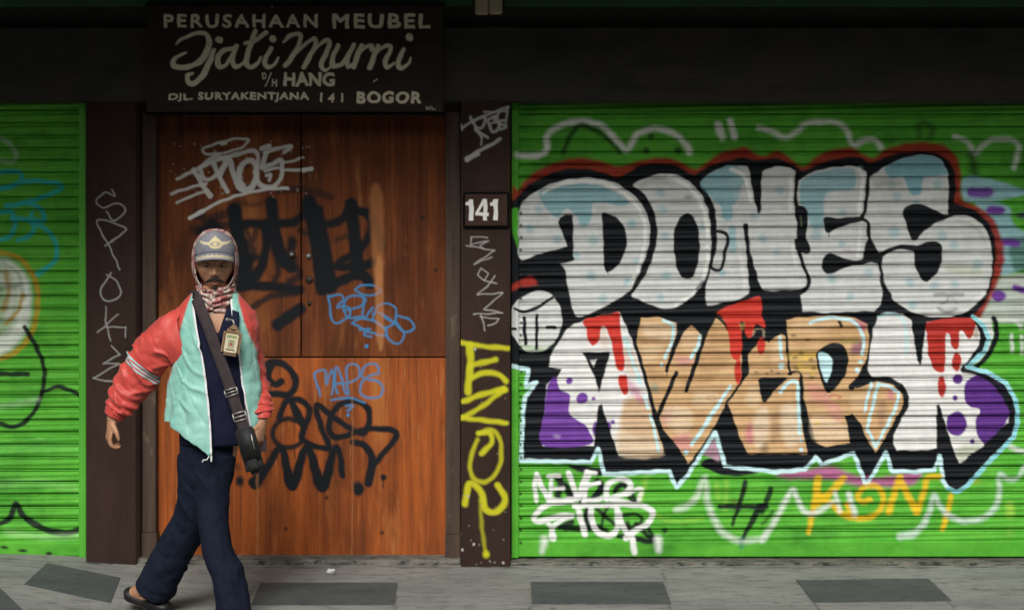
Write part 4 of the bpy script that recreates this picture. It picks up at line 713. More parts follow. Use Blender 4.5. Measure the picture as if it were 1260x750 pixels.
def ball(bm, c, r, rot=None, sub=3):
    m = Matrix.Translation(c) @ (rot or Matrix.Identity(4)) @ Matrix.Diagonal((*r, 1)); bmesh.ops.create_icosphere(bm, subdivisions=sub, radius=1, matrix=m)
def fuse(bm, name, voxel, smooth=3):
    """one continuous skin out of overlapping closed volumes"""
    me = bm_mesh(bm, name+'_raw'); o = bpy.data.objects.new('tmp', me); COL.objects.link(o)
    m = o.modifiers.new('r', 'REMESH'); m.mode = 'VOXEL'; m.voxel_size = voxel; m.use_smooth_shade = True
    if smooth: q = o.modifiers.new('s', 'SMOOTH'); q.iterations = smooth; q.factor = .5
    dg = bpy.context.evaluated_depsgraph_get(); dg.update(); out = bpy.data.meshes.new_from_object(o.evaluated_get(dg))
    bpy.data.objects.remove(o); bpy.data.meshes.remove(me); out.name = name; return out
def sheet(name, G_, mat_, parent, thick=.003, closed=False, label=None, smooth=True, vcol=None):
    """cloth from a grid of points with real thickness"""
    G_ = np.asarray(G_); R, K = G_.shape[:2]; V = G_.reshape(-1, 3)
    kk = K if closed else K-1
    F = [(i*K+k, i*K+(k+1) % K, (i+1)*K+(k+1) % K, (i+1)*K+k) for i in range(R-1) for k in range(kk)]
    me = mesh_np(name, V, F)
    if vcol is not None:
        a_ = me.color_attributes.new('paint', 'FLOAT_COLOR', 'POINT'); a_.data.foreach_set('color', np.asarray(vcol, np.float32).ravel())
    o = link(name, me, mat_, parent, smooth, label)
    if thick:
        m = o.modifiers.new('thickness', 'SOLIDIFY'); m.thickness = thick; m.offset = -1
        dg = bpy.context.evaluated_depsgraph_get(); dg.update(); me2 = bpy.data.meshes.new_from_object(o.evaluated_get(dg)); o.modifiers.clear(); o.data = me2; bpy.data.meshes.remove(me); me2.name = name
    return o
M_SKIN = mat('skin', (.36, .175, .098), (.45, .235, .135), 14, (1, 1, 1), .5, .12, 220, False, .35, (.3, .7), streak=[(30, (.23, .11, .06), .56, .75, (1, 1, 1))])
M_SKIN.node_tree.nodes['Principled BSDF'].inputs['Subsurface Weight'].default_value = .06; M_SKIN.node_tree.nodes['Principled BSDF'].inputs['Subsurface Radius'].default_value = (.012, .004, .002)
M_RNYL = mat('red_nylon', (.46, .050, .040), (.58, .075, .056), 8, (1, 1, .6), .48, .35, 15, False, .35, sheen=.1, ridge=(7, .30, (1, 1, .55), .7))
M_MINT = mat('mint_nylon', (.20, .46, .38), (.29, .55, .47), 7, (1, 1, .6), .48, .35, 13, True, .35, sheen=.1, ridge=(6, .30, (1.2, 1, .45), -.4), streak=[(5, (.14, .38, .31), .54, .75, (1, 1, 1))])
M_NAVY = mat('navy_twill', (.0065, .0095, .020), (.010, .014, .028), 10, (1, 1, 1), .9, .2, 300, False, .12, ridge=(5, .45, (1.3, 1, .3), .25))
M_SHIRT = mat('navy_knit', (.008, .010, .026), (.012, .014, .034), 10, (1, 1, 1), .9, .15, 300, False, .1)
M_LIN = mat('grey_lining', (.32, .32, .29), (.40, .40, .36), 8, (1, 1, 1), .8, .1, 60)
M_ZIP = mat('white_zip_tape', (.66, .66, .66), (.75, .75, .74), 30, (1, 1, 1), .6, .1, 90)
M_GREY = mat('grey_stripe_tape', (.30, .42, .42), (.38, .50, .50), 20, (1, 1, 1), .6, .1, 90)
M_STRAP = mat('dark_webbing', (.030, .020, .022), (.045, .032, .034), 30, (1, 1, 1), .8, .3, 250)
M_BAG = mat('black_bag_nylon', (.010, .010, .011), (.018, .017, .017), 12, (1, 1, 1), .6, .2, 140)
M_SHOE = mat('black_shoe_leather', (.008, .008, .008), (.016, .015, .014), 12, (1, 1, 1), .45, .15, 90)
M_HAIR = mat('black_hair', (.010, .008, .007), (.022, .018, .016), 90, (1, 1, 1), .6, .6, 300)
M_CAP = mat('faded_cap_cotton', (.16, .16, .185), (.21, .21, .23), 16, (1, 1, 1), .9, .2, 260, True, .1)
M_SCARF = mat('patterned_scarf', (.46, .37, .32), (.58, .48, .42), 20, (1, 1, 1), .9, .3, 160, False, .1,
              streak=[(34, (.33, .085, .08), .47, .53, (1, 1, .8)), (48, (.56, .46, .40), .54, .58, (1.3, 1, 1)), (60, (.09, .035, .045), .57, .61, (1, 1, .7))])
man = empty('person', M(268, 770).xyz*Vector((1, 1, 0)), label='walking man in a red and mint windbreaker, navy trousers, dark cap and patterned neck scarf', cat='person')

# --- body: one continuous skin (head, neck, trunk, arms with hands, legs with feet)
HR = Matrix.Rotation(math.radians(9.5), 3, 'Z'); HC = M(264.5, 322, .0)      # head centre, level with the brow
def head_bm(bm):
    nu, nv = 72, 56; ring = []; top = None
    def pt(th, ph):
        sx, cy_, sz = math.sin(ph)*math.sin(th), -math.sin(ph)*math.cos(th), math.cos(ph)     # th = 0 faces the camera
        x, y, z = .074*sx, .093*cy_, (.112 if sz > 0 else .126)*sz
        if z < -.03: f = 1-.30*((-z-.03)/.082)**1.4; x *= f
        if z < -.02 and y < 0: y *= 1-.10*((-z-.02)/.09)
        z0 = z; z = z+.012
        if y < 0:
            g = lambda cx, cz, sx_, sz_: math.exp(-((x-cx)/sx_)**2-((z-cz)/sz_)**2)
            ax = abs(x); ga = lambda cx, cz, sx_, sz_: math.exp(-((ax-cx)/sx_)**2-((z-cz)/sz_)**2)
            y -= .026*g(0, -.038, .011, .013)+.014*g(0, -.015, .008, .020)+.009*ga(.013, -.042, .007, .008)
            y -= .008*ga(.026, .018, .022, .009)+.004*g(0, .016, .02, .01)
            y += .011*ga(.031, -.001, .016, .010); y -= .006*ga(.046, -.022, .018, .014)
            y -= .007*g(0, -.066, .024, .0075)+.006*g(0, -.079, .020, .006)-.005*g(0, -.073, .022, .003)
            y -= .009*g(0, -.100, .024, .014); y += .004*ga(.034, -.052, .008, .02)
        return HC+HR @ Vector((x, y, z0))
    top = bm.verts.new(pt(0, 0)); bot = bm.verts.new(pt(0, math.pi)); rows = []
    for j in range(1, nv): rows.append([bm.verts.new(pt(2*math.pi*i/nu, math.pi*j/nv)) for i in range(nu)])
    for i in range(nu):
        k = (i+1) % nu; bm.faces.new((top, rows[0][i], rows[0][k])); bm.faces.new((bot, rows[-1][k], rows[-1][i]))
        for j in range(nv-2): bm.faces.new((rows[j][i], rows[j+1][i], rows[j+1][k], rows[j][k]))
    for s in (-1, 1): ball(bm, HC+HR @ Vector((s*.076, .012, -.012)), (.008, .018, .030))
def hand_bm(bm, W, d, n, s, curl=(22, 45, 40), k=1.0):
    d, n, s = Vector(d).normalized(), Vector(n).normalized(), Vector(s); s = (s-d*s.dot(d)).normalized(); n = n-d*n.dot(d)-s*n.dot(s); n.normalize()
    L = lambda a, b, c: W+(d*a+s*b+n*c)*k
    tube_bm(bm, [L(-.02, 0, 0), L(.012, 0, 0), L(.045, .001, .002), L(.078, 0, .002), L(.09, 0, .002)], [.026*k, .027*k, .037*k, .040*k, .036*k], [.021*k, .019*k, .0155*k, .013*k, .011*k], seg=16, n=3, up=n)
    for j, (o, ln) in enumerate(((.029, .070), (.010, .078), (-.010, .073), (-.028, .058))):
        p = L(.078, o, .001); pts = [L(.055, o*.85, .001), p]; a = 0; r = (.0092, .0092, .0086, .0078, .0064)
        for q, f in zip(curl, (.45, .31, .24)):
            a += math.radians(q+(j-1.5)*4); p = p+(d*math.cos(a)+n*math.sin(a)+s*o*1.2)*ln*f*k; pts.append(p)
        tube_bm(bm, pts, [x*k for x in r], seg=10, n=3, up=s); ball(bm, pts[-1], (.0064*k,)*3, sub=2)
    p = L(.022, .024, .004); t = (d*.72+s*.55+n*.40).normalized(); q = p+t*.040*k; e = q+(d*.9+s*.05+n*.45).normalized()*.032*k
    tube_bm(bm, [L(.008, .012, .003), p, q, e], [.012*k, .0135*k, .0105*k, .0075*k], seg=10, n=3, up=n); ball(bm, e, (.0075*k,)*3, sub=2)
bm = bmesh.new(); head_bm(bm)
tube_bm(bm, [M(266, 350, .015), M(267, 372, .03), M(268, 392, .02)], [.056, .055, .075], [.055, .056, .07], seg=24)
tube_bm(bm, [M(267, 378, .02), M(267, 398, .02), M(266, 430, .02), M(266, 470, .02), M(264, 520, .02), M(260, 560, .03), M(258, 590, .03)], [.08, .15, .14, .125, .11, .105, .08], [.06, .08, .09, .09, .085, .085, .06], seg=28)
tube_bm(bm, [M(222, 396, .02), M(198, 432, .03), M(166, 470, .05), M(147, 500, .03), M(138, 518, .02)], [.05, .046, .040, .034, .026], seg=18, up=(0, 1, 0))
tube_bm(bm, [M(303, 402, .04), M(308, 432, .085), M(313, 468, .09), M(320, 500, .025), M(322.5, 520, -.005)], [.042, .038, .034, .031, .025], seg=18)
tube_bm(bm, [M(272, 570, .02), M(264, 630, -.03), M(270, 665, -.05), M(281, 705, -.06), M(287, 748, -.06), M(288, 764, -.055)], [.05, .046, .038, .036, .034, .034], seg=18)
tube_bm(bm, [M(247, 570, .04), M(242, 622, .08), M(222, 662, .13), M(200, 700, .19), M(170, 729, .26)], [.05, .046, .04, .038, .032], seg=18)
RH = M(137.5, 516, .02); hand_bm(bm, RH, (-.16, -.10, -1), (.55, .55, -.1), (.45, -.9, 0), (24, 52, 45), .94)
LH = M(322.5, 519, -.005); hand_bm(bm, LH, (-.12, -.22, -1), (-.9, .25, 0), (-.35, -.9, 0), (16, 34, 30), .94)
# feet
def foot(bm, heel, ball_, toe, r=.036): tube_bm(bm, [heel+(heel-ball_).normalized()*.01, heel, heel.lerp(ball_, .5), ball_, toe], [.024, .033, .036, .042, .026], [.024, .034, .032, .024, .014], seg=16, n=4, up=(0, 0, 1))
fh, fb, ft = Vector((M(276, 0, 0).x, MY-.02, .05)), Vector((M(292, 0, 0).x, MY-.14, .034)), Vector((M(301, 0, 0).x, MY-.205, .026))
bh = M(163, 731, .28); bt = Vector((M(205, 0, .2).x, MY+.215, .026)); bb = Vector((M(193, 0, .22).x, MY+.235, .036))
foot(bm, fh, fb, ft); foot(bm, bh, bb, bt); tube_bm(bm, [M(288, 760, -.055), fh+Vector((.008, 0, .03)), fh], [.036, .034, .03], seg=14); tube_bm(bm, [M(173, 727, .26), bh.lerp(M(173, 727, .26), .4), bh], [.034, .033, .030], seg=14)
bme = fuse(bm, 'body', .0036, 2); link('body', bme, M_SKIN, man, True)

# --- face details
HF = HC+Vector((0, 0, -.012))
def eye(sx):
    bm = bmesh.new(); c = HF+HR @ Vector((sx*.031, -.0735, -.002)); ball(bm, c, (.0125, .0125, .0070)); o = link('eye', bm_mesh(bm, 'eye'), mat('eye_white', (.20, .17, .15), (.26, .23, .20), 20, rough=.25), man, True)
    bm = bmesh.new(); ball(bm, c+Vector((0, -.0085, 0)), (.006, .005, .006)); link('iris', bm_mesh(bm, 'iris'), M_HAIR, o, True)
    bm = bmesh.new(); tube_bm(bm, [c+Vector((x_*.017, -.0085-.003*(1-x_*x_), .0065-.004*x_*x_)) for x_ in (-1, -.5, 0, .5, 1)], [.002, .0042, .005, .0042, .002], seg=8, n=3); link('eyelid', bm_mesh(bm, 'eyelid'), M_SKIN, o, True)
    bm = bmesh.new(); tube_bm(bm, [HF+HR @ Vector((sx*a, -.087+.012*max(0, a-.03)*40*.3, b)) for a, b in ((.012, .015), (.024, .019), (.036, .020), (.050, .013))], [.002, .0045, .0042, .0015], seg=8, n=4); link('eyebrow', bm_mesh(bm, 'eyebrow'), M_HAIR, man, True)
eye(-1); eye(1)
bm = bmesh.new()
tube_bm(bm, [HF+HR @ Vector((a*.036, -.0990+.018*a*a, -.0565-.015*abs(a)**1.5)) for a in (-1, -.7, -.35, 0, .35, .7, 1)], [.003, .0062, .0075, .0060, .0075, .0062, .003], [.003, .006, .007, .006, .007, .006, .003], seg=10, n=5, wr=lambda p, s, th: .0018*vn(p, 220))
link('moustache', bm_mesh(bm, 'moustache'), M_HAIR, man, True)
bm = bmesh.new(); tube_bm(bm, [HF+HR @ Vector((a*.021, -.0905+.012*a*a, -.0785+.002*a*a)) for a in (-1, -.5, 0, .5, 1)], [.002, .004, .0048, .004, .002], seg=8, n=4); link('lip', bm_mesh(bm, 'lip'), mat('lip_skin', (.16, .06, .045), (.20, .08, .06), 30, rough=.45), man, True)
bm = bmesh.new(); tube_bm(bm, [HF+HR @ Vector((a*.012, -.0905+.008*a*a, -.094)) for a in (-1, 0, 1)], [.0025, .006, .0025], seg=8, n=4, wr=lambda p, s, th: .0015*vn(p, 200)); link('goatee', bm_mesh(bm, 'goatee'), M_HAIR, man, True)

# --- cap: dome with embroidered badge, curved visor with leaf embroidery
GOLD = (.58, .50, .30)
def cap_paint(c):
    c.org(-45, -52, 6.25); O = 0
    c.fill('170 164, 232 176, 262 150, 276 140, 285 128, 296 140, 312 150, 340 172, 402 164, 376 186, 338 197, 326 214, 285 224, 248 212, 238 196, 196 188', GOLD, .8, .95)
    c.fill('250 180, 270 172, 300 172, 320 180, 316 200, 285 206, 254 200', (.10, .10, .14), .7, .55); c.dot(285, 190, 16, 12, GOLD, .7, .9)
def cap_obj():
    nu, nv = 161, 60; cols = np.linspace(-180, 180, nu); rows = np.linspace(0, 1, nv); G = np.zeros((nv, nu, 3)); PX = np.zeros((nv, nu)); PZ = np.zeros((nv, nu))
    for j, v in enumerate(rows):
        for i, u in enumerate(cols):
            th = math.radians(u); ph = v*math.radians(97); ct = math.cos(th); flat = 1-.10*max(0, ct)*math.sin(2*ph)*.0
            x = .0825*math.sin(ph)*math.sin(th); y = -.1035*math.sin(ph)**(.62 if ct > 0 else 1)*ct; z = .040+.088*math.cos(ph)+.004*max(0, ct)*math.sin(ph)
            G[j, i] = HC+HR @ Vector((x, y, z)); PX[j, i] = x/MK; PZ[j, i] = -z/MK
    cv = Canvas([0, 1], [0, 1], 0); cv.X, cv.Y = PX, PZ; cv.WX, cv.WY = PX, PZ; cv.C = np.zeros((nv, nu, 4)); cv.N = np.ones((nv, nu)); cv.win = lambda p, m: (slice(0, nv), slice(nu//4, nu-nu//4)); cap_paint(cv)
    o = sheet('cap', G, M_CAP, man, .002, vcol=cv.C)
    n1, n2 = 81, 25; V = np.zeros((n2, n1, 3)); cols = np.linspace(-1, 1, n1); rows = np.linspace(0, 1, n2)
    for j, v in enumerate(rows):
        for i, u in enumerate(cols):
            yb = -.1035*math.sqrt(max(0, 1-(u*.96)**2))**.9; V[j, i] = HC+HR @ Vector((.0815*u*(1-.05*v), yb-.058*v*(1-.75*u*u), .042-.027*v*(1-u*u*.1)-.016*u*u-.004*v*v))
    c = Canvas(cols*100, rows*100, 0)
    for k in range(11):
        for s in (-1, 1): c.st(f'{s*(3+k*8.2)} {66-k*1.2}, {s*(10+k*8.2)} {46+(k%3)*6}', 8, GOLD, 4, .8); c.st(f'{s*(2+k*8.2)} {70}, {s*(10+k*8.2)} {82-(k%2)*6}', 7, GOLD, 4, .75)
    c.st('-96 8, -50 8, 0 8, 50 8, 96 8', 15, (.035, .035, .055), 5, .9)
    sheet('visor', V, M_CAP, o, .003, vcol=c.C)
cap_obj()

# --- scarf: a hood round cap and cheeks, gathered at the throat
def hood():
    OP = [(0, 285.2), (12, 288), (20, 296), (24.4, 310), (25, 325), (22.5, 340), (17, 350.5), (9, 356), (0, 357.5)]      # face opening, half outline in px from the head axis
    full = [(x, y) for x, y in OP]+[(-x, y) for x, y in OP[-2:0:-1]]; o = cr(np.array(full, float), True, 6); n = len(o); G = []
    cx = 265.5
    for v in np.linspace(0, 1, 30):
        row = []
        for k in range(n):
            x, y = o[k]; a = math.pi*.5*v; r = (x*MK, (HORY-y)*MK+CAMH-HC.z)          # local x, z
            zt = (r[1]-.012)
            ex = math.sin(min(1, v*2.2)*math.pi/2)*.0135
            sc = (math.cos(max(0, v-.45)/.55*math.pi/2) if v > .45 else 1); q = np.hypot(r[0], zt)+1e-6
            X = r[0]*(1+ex/q)*sc; Z = .012+zt*(1+ex/q)*sc; Y = (-.098+.03*abs(r[0])/.075*.6-.012*(zt < -.05)) + .205*v**1.25 if False else -.082-.016*max(0, 1-abs(r[0])/.075)+.185*math.sin(min(v, 1)*math.pi/2)
            yr = -.102*math.sqrt(max(.05, 1-(r[0]/.086)**2-((r[1]-.01)/.128)**2))-.003
            if r[1] < -.035: yr = min(yr, -(.030+.054*sst(-.035, -.085, r[1]))*(1-.45*(r[0]/.075)**2)-.004) if False else min(yr, -.086*(1-.42*(r[0]/.07)**2)*float(1-sst(-.09, -.035, r[1])))
            Y = yr+(.118-yr)*math.sin(v*math.pi/2)
            d = .0022*vn((X*1.0, Y, Z), 45)+.0016*vn((X, Y, Z), 110, 3)
            row.append(HC+HR @ Vector((X*(1+d*8), Y, Z*(1+d*6))))
        G.append(row)
    h = sheet('scarf_hood', np.array([[list(p) for p in r] for r in G]), M_SCARF, man, .003, True)
    # gathered roll from the chin to the base of the neck
    G = []
    for j in range(40):
        v = j/39; py = 349+v*34; w_ = np.interp(v, [0, .25, .6, .85, 1], [22.5, 22.5, 21.5, 23.5, 22])*MK; dp = np.interp(v, [0, .3, .7, 1], [.088, .084, .074, .060]); row = []
        for k in range(96):
            th = 2*math.pi*k/96; fr = math.cos(th)
            z = M(0, py).z-.014*max(0, fr)*v+.012*max(0, -fr)-(.020*(1-v)*max(0, fr)**2)
            c = M(266+1.5*v, 0, .02-.012*(1-v)); f = .0065*math.sin(9*v*math.pi+3.2*math.sin(th*1.5+.6)+2*vn((math.sin(th), math.cos(th), v*2), 1.6))*(.35+.65*min(1, v*3))+.004*vn((math.sin(th)*2, math.cos(th)*2, v*6), 2.3)
            row.append((c.x+(w_+f)*math.sin(th), c.y-(dp+f)*fr, z+.004*math.sin(th*5+v*9)))
        G.append(row)
    sheet('scarf_roll', np.array(G), M_SCARF, h, .003, True)
hood()

# --- trousers
def tw(p, s, th): return .011*fold(p[2]*24+p[0]*38, p, 6, 2)+.010*fold(p[0]*60+p[2]*9, p, 5, 7)*(.5+.5*s)+.005*vn(p, 8, 2)+.006*crease((p[0]*1.3+p[2]*.25, p[1], p[2]*.35), 13, 5, .16)+.0045*crease((p[0]*.6, p[1]*.6, p[2]*1.1+p[0]*.6), 14, 8, .12)*(.4+1.2*max(0, s-.55))+.003*vn(p, 34, 3)
bm = bmesh.new()
tube_bm(bm, [M(258, 505, .03), M(257, 530, .03), M(256, 560, .03), M(257, 590, .03), M(257, 606, .03)], [.116, .124, .118, .104, .065], [.105, .108, .108, .098, .06], seg=40, n=6, wr=tw)
tube_bm(bm, [M(267, 560, .02), M(262, 600, .0), M(262, 640, -.03), M(268, 675, -.05), M(279, 705, -.06), M(286, 735, -.06), M(288, 762, -.055)], [.082, .074, .063, .063, .066, .070, .072], [.095, .086, .074, .074, .076, .082, .086], seg=40, n=10, wr=tw)
tube_bm(bm, [M(245, 560, .04), M(243, 600, .06), M(238, 630, .09), M(221, 665, .14), M(203, 698, .19), M(190, 726, .235)], [.088, .083, .078, .080, .083, .084], [.095, .088, .08, .078, .080, .086], seg=40, n=10, wr=tw)
link('trousers', fuse(bm, 'trousers', .0045, 2), M_NAVY, man, True)

# --- shirt
def torso_ring(py, xl, xr, d, dy, kseg=72, a0=None, a1=None, exp=1.0):
    cx, w_ = (xl+xr)/2, (xr-xl)/2; out = []
    for t in np.linspace(a0, a1, kseg):
        out.append((M(cx+w_*math.sin(t), py, dy).x, MY+dy-d*math.cos(t)*(abs(math.cos(t))**(exp-1) if exp != 1 else 1), M(0, py).z))
    return out
G = []
for v in np.linspace(0, 1, 46):
    row = []
    for t in np.linspace(0, 2*math.pi, 97)[:-1]:
        f = max(0, math.cos(t)); topy = 379+33*math.exp(-(math.sin(t-.10)/.20)**2)*(f > 0)-5*abs(math.sin(t)); py = topy+v*(545-topy)
        w_ = np.interp(py, [370, 385, 405, 440, 480, 520, 550], [30, 42, 46, 47, 45, 42, 40]); d = np.interp(py, [370, 385, 405, 440, 480, 520, 550], [.062, .082, .100, .112, .116, .116, .114])
        p = M(267-.02*(py-380)+w_*math.sin(t), py, .02); q = (p.x, MY+.02-d*math.cos(t), p.z); e = .004*vn(q, 14, 4)+.003*vn((q[0], q[1], q[2]*2), 25, 6)
        row.append((q[0], q[1]-e, q[2]))
    G.append(row)
shirt = sheet('shirt', np.array(G), M_SHIRT, man, .003, True)
for s in (-1, 1):        # collar wings either side of the open neck
    pts = [(266+s*16, 381), (266+s*13, 392), (270+s*9, 404), (276+s*2.5, 413)] if s < 0 else [(266+s*20, 381), (268+s*18, 392), (272+s*12, 403), (277+s*2, 413)]
    G = []
    for k, (x, y) in enumerate(pts): G.append([tuple(M(x+s*a*8, y+a*3, -.075-.014*k-.006*math.sin(a*3))) for a in np.linspace(0, 1, 5)])
    sheet('collar', smooth_rows(np.array(G).reshape(len(pts), -1), 5).reshape(-1, 5, 3), M_SHIRT, shirt, .003)

# --- jacket body: open windbreaker shell
def jacket():
    K, Rn = 220, 130
    key = [360, 372, 385, 400, 430, 460, 490, 515, 540, 556]
    XL = [239, 241, 244, 247, 254, 259, 263, 265.5, 267, 268]; XR = [288, 289, 290.5, 293, 300, 304, 308, 311, 313, 314]
    CX = [264, 264, 264, 264, 264, 264, 264, 264, 263.5, 263]; WD = [27, 38, 48, 52, 53, 54, 56.5, 57.5, 57.5, 57]; DP = [.070, .090, .104, .116, .126, .132, .142, .148, .150, .150]
    I = lambda a, y: float(np.interp(y, key, a)); G = []; edgeL = []; edgeR = []
    for j in range(Rn+1):
        v = j/Rn; row = []
        for k in range(K+1):
            u = k/K                                   # 0 = right front edge, 1 = left front edge, going round the back
            hem = np.interp(u, [0, .12, .3, .55, .72, .80, .88, .95, 1], [549, 530, 520, 518, 518, 516, 530, 543, 556]); py = 361+v*(hem-361)
            cx, w_, d = I(CX, py), I(WD, py), I(DP, py); sr = math.asin(max(-.97, min(.97, (I(XR, py)-cx)/w_))); sl = math.asin(max(-.97, min(.97, (I(XL, py)-cx)/w_)))
            t = sr+u*(2*math.pi+sl-sr); x = cx+w_*math.sin(t); y = -d*math.cos(t)
            if v > .8 and math.sin(t) < -.3: x -= (v-.8)*22*(-math.sin(t)-.3)      # hem kicks out on the swinging side
            p = M(x, py, .02); q = Vector((p.x, MY+.02+y, p.z)); nrm = Vector((math.sin(t), -math.cos(t), 0))
            fl = min(1, v*4)
            e = .008*vn((q.x*1.3+q.z*.5, q.y, q.z*.5-q.x*.3), 9, 1)+.005*vn((q.x-q.z*.5, q.y, q.z+q.x*.4), 20, 11)+.0022*crease((q.x*1.3+q.z*.6, q.y*.6, q.z*.35-q.x*.25), 10, 3, .2)+.0012*crease((q.x*.5-q.z*.3, q.y, q.z*1.1+q.x*.5), 15, 5, .16)+.004*vn((q.x*1.2, q.y, q.z*.7), 18, 7)+.003*vn(q, 30, 9)+.011*fold(q.z*26+q.x*34, q, 8, 3)+.011*fold(q.z*15-q.x*44, q, 7, 12)+.008*fold(q.x*75+q.z*8, q, 6, 15)*max(0, v-.45)*1.6
            e += .012*max(0, v-.72)/.28*math.sin(t*14+6*vn(q, 5))*.5
            if u < .10: q.y += .02*(1-u/.10)*v; q.x += .004*math.sin(v*9)
            q += nrm*e*fl; row.append(tuple(q))
        G.append(row)
    G = np.array(G); PXg = G[..., 0]/MK+HORX; PYg = (CAMH-G[..., 2])/MK+HORY; CC = np.zeros(G.shape[:2]+(4,))
    red = np.maximum((238+(PYg-360)*(-26/102)-PXg), (PXg-(291+(PYg-360)*(27/80)))); al = np.clip(.5+red/2.2, 0, 1)*np.clip((470-PYg)/3, 0, 1)
    CC[..., :3] = np.array([.52, .062, .048])*al[..., None]; CC[..., 3] = al
    o = sheet('jacket', G, M_MINT, man, .004, vcol=CC)
    o.data.materials.append(M_LIN)
    # zip tapes along both front edges
    for side, col in ((0, 0), (1, K)):
        c = G[:, col]; nx = G[:, 3 if col == 0 else K-3]; d = c-nx; d[:, 1] *= .5; d /= np.linalg.norm(d, axis=1)[:, None]+1e-9
        T = np.stack([c-d*.001+np.array([0, -.002, 0]), c+d*.004+np.array([0, -.003, 0]), c+d*.0085+np.array([0, -.0015, 0])], 1)
        sheet('zip', T[4:], M_ZIP, o, .002)
    # turned-out lining strip inside the right front edge
    c = G[:, 0]; T = np.stack([c+np.array([.002, .003, 0]), c+np.array([-.012, .016, 0])*np.linspace(.1, 1, Rn+1)[:, None], c+np.array([-.034, .030, 0])*np.linspace(.05, 1, Rn+1)[:, None]], 1)
    sheet('lining', T[14:], M_LIN, o, .002)
    bm = bmesh.new(); e = Vector(G[-1][K-1]); tube_bm(bm, [e+Vector((-.002, -.004, .004)), e+Vector((-.010, -.008, -.012)), e+Vector((-.024, -.008, -.014)), e+Vector((-.030, -.006, -.024))], [.0022]*4, seg=6, n=4); link('drawstring', bm_mesh(bm, 'drawstring'), M_ZIP, o, True)
    bm = bmesh.new(); e2 = e+Vector((.006, -.004, -.008)); tube_bm(bm, [e, e2, e2+Vector((.001, 0, -.014))], [.002, .003, .0045], seg=8, n=2); link('zip_pull', bm_mesh(bm, 'zip_pull'), M_ZIP, o, True)
    return o
jk = jacket()
def sleeve(path, rx, ry, ups, cuff, stripe=None, seed=0):
    """raglan sleeve: first ring is the slanted seam from the neck to the armpit"""
    P = np.array([list(p) for p in path]); a = smooth_rows(np.column_stack([P, rx, ry, np.array(ups, float)]), 16); n = len(a); seg = 64; G = []
    s = np.concatenate([[0], np.cumsum(np.linalg.norm(np.diff(a[:, :3], axis=0), axis=1))]); s /= s[-1]
    for i in range(n):
        c, X, Y = a[i, :3], a[i, 3], a[i, 4]; r = a[i, 5:8]/np.linalg.norm(a[i, 5:8]); row = []; u = np.array([0, 1, 0.])
        for k in range(seg):
            th = 2*math.pi*k/seg; q = r*math.cos(th)*X+u*math.sin(th)*Y; nn = q/np.linalg.norm(q); p = c+q
            g = max(0, (s[i]-.50)/.50); rg = min(1, s[i]*5)
            e = .007*vn(p, 9, seed)+.006*vn((s[i]*7+.5*math.sin(th+seed), math.sin(th)*.6, math.cos(th)*.6), 1.8, seed+9)+.004*crease((s[i]*5+.35*math.sin(th+seed), math.sin(th)*.55, math.cos(th)*.55+s[i]*1.2), 1.7, seed+3, .14)+.0022*crease((s[i]*9-.5*math.cos(th), math.sin(th), math.cos(th)), 1.5, seed+6, .12)+.003*vn(p, 32, seed+5)+.018*fold(s[i]*24+1.3*math.sin(th+seed), p, 9, seed+2, -.12, .25)+.016*fold(s[i]*14-2.2*math.sin(th+seed*2), p, 8, seed+6, -.12, .25)
            e += g*(.0085*math.sin(s[i]*62+2.2*math.sin(th*2+seed)+3*vn(p, 9, seed+2)))*(s[i] < cuff)
            if s[i] > cuff: e = e*.2-.006+.0025*math.sin(th*22)
            row.append(p+nn*e*rg)
        G.append(row)
    G = np.array(G); o = sheet('sleeve', G, M_RNYL, jk, .003, True)
    if stripe:
        for s0, s1, m_ in stripe:
            B_ = np.array([[[np.interp(q, s, G[:, k, c_]) for c_ in range(3)] for k in range(seg)] for q in np.linspace(s0, s1, 4)]); cen = B_.mean(1, keepdims=True); B_ = B_+(B_-cen)*.028
            sheet('sleeve_stripe', B_, m_, o, .001, True)
    return o
def perp(dx, dy): return (-dy, 0, -dx) if False else (dy, 0, dx)
# right arm (left in the picture): ring axis r points from the seam's neck end to the armpit
sleeve([M(229, 418, .015), M(217, 416, .015), M(199, 424, .02), M(182, 445, .03), M(166, 468, .045), M(153, 489, .035), M(144, 504, .025), M(140, 512, .02)],
       [.140, .120, .092, .083, .078, .071, .055, .046], [.098, .100, .088, .080, .076, .070, .054, .044],
       [(-.25, 0, 1), (.10, 0, 1), (-.55, 0, .80), (-.72, 0, .62), (-.78, 0, .58), (-.80, 0, .55), (-.84, 0, .50), (-.86, 0, .45)], .93,
       [(.465, .482, M_GREY), (.492, .508, M_GREY), (.518, .534, M_GREY)], 1.0)
sleeve([M(295, 408, .05), M(301, 409, .06), M(305, 420, .075), M(309, 442, .095), M(313, 468, .095), M(318.5, 490, .055), M(322.5, 506, .015), M(323, 513, .0)],
       [.105, .086, .056, .050, .050, .050, .043, .036], [.075, .076, .066, .060, .058, .054, .044, .038],
       [(.24, 0, 1), (.35, 0, 1), (.80, 0, .6), (.98, 0, .2), (.98, 0, .16), (.98, 0, .16), (.98, 0, .14), (1, 0, .0)], .93,
       [(.50, .515, M_GREY), (.525, .54, M_GREY)], 4.0)

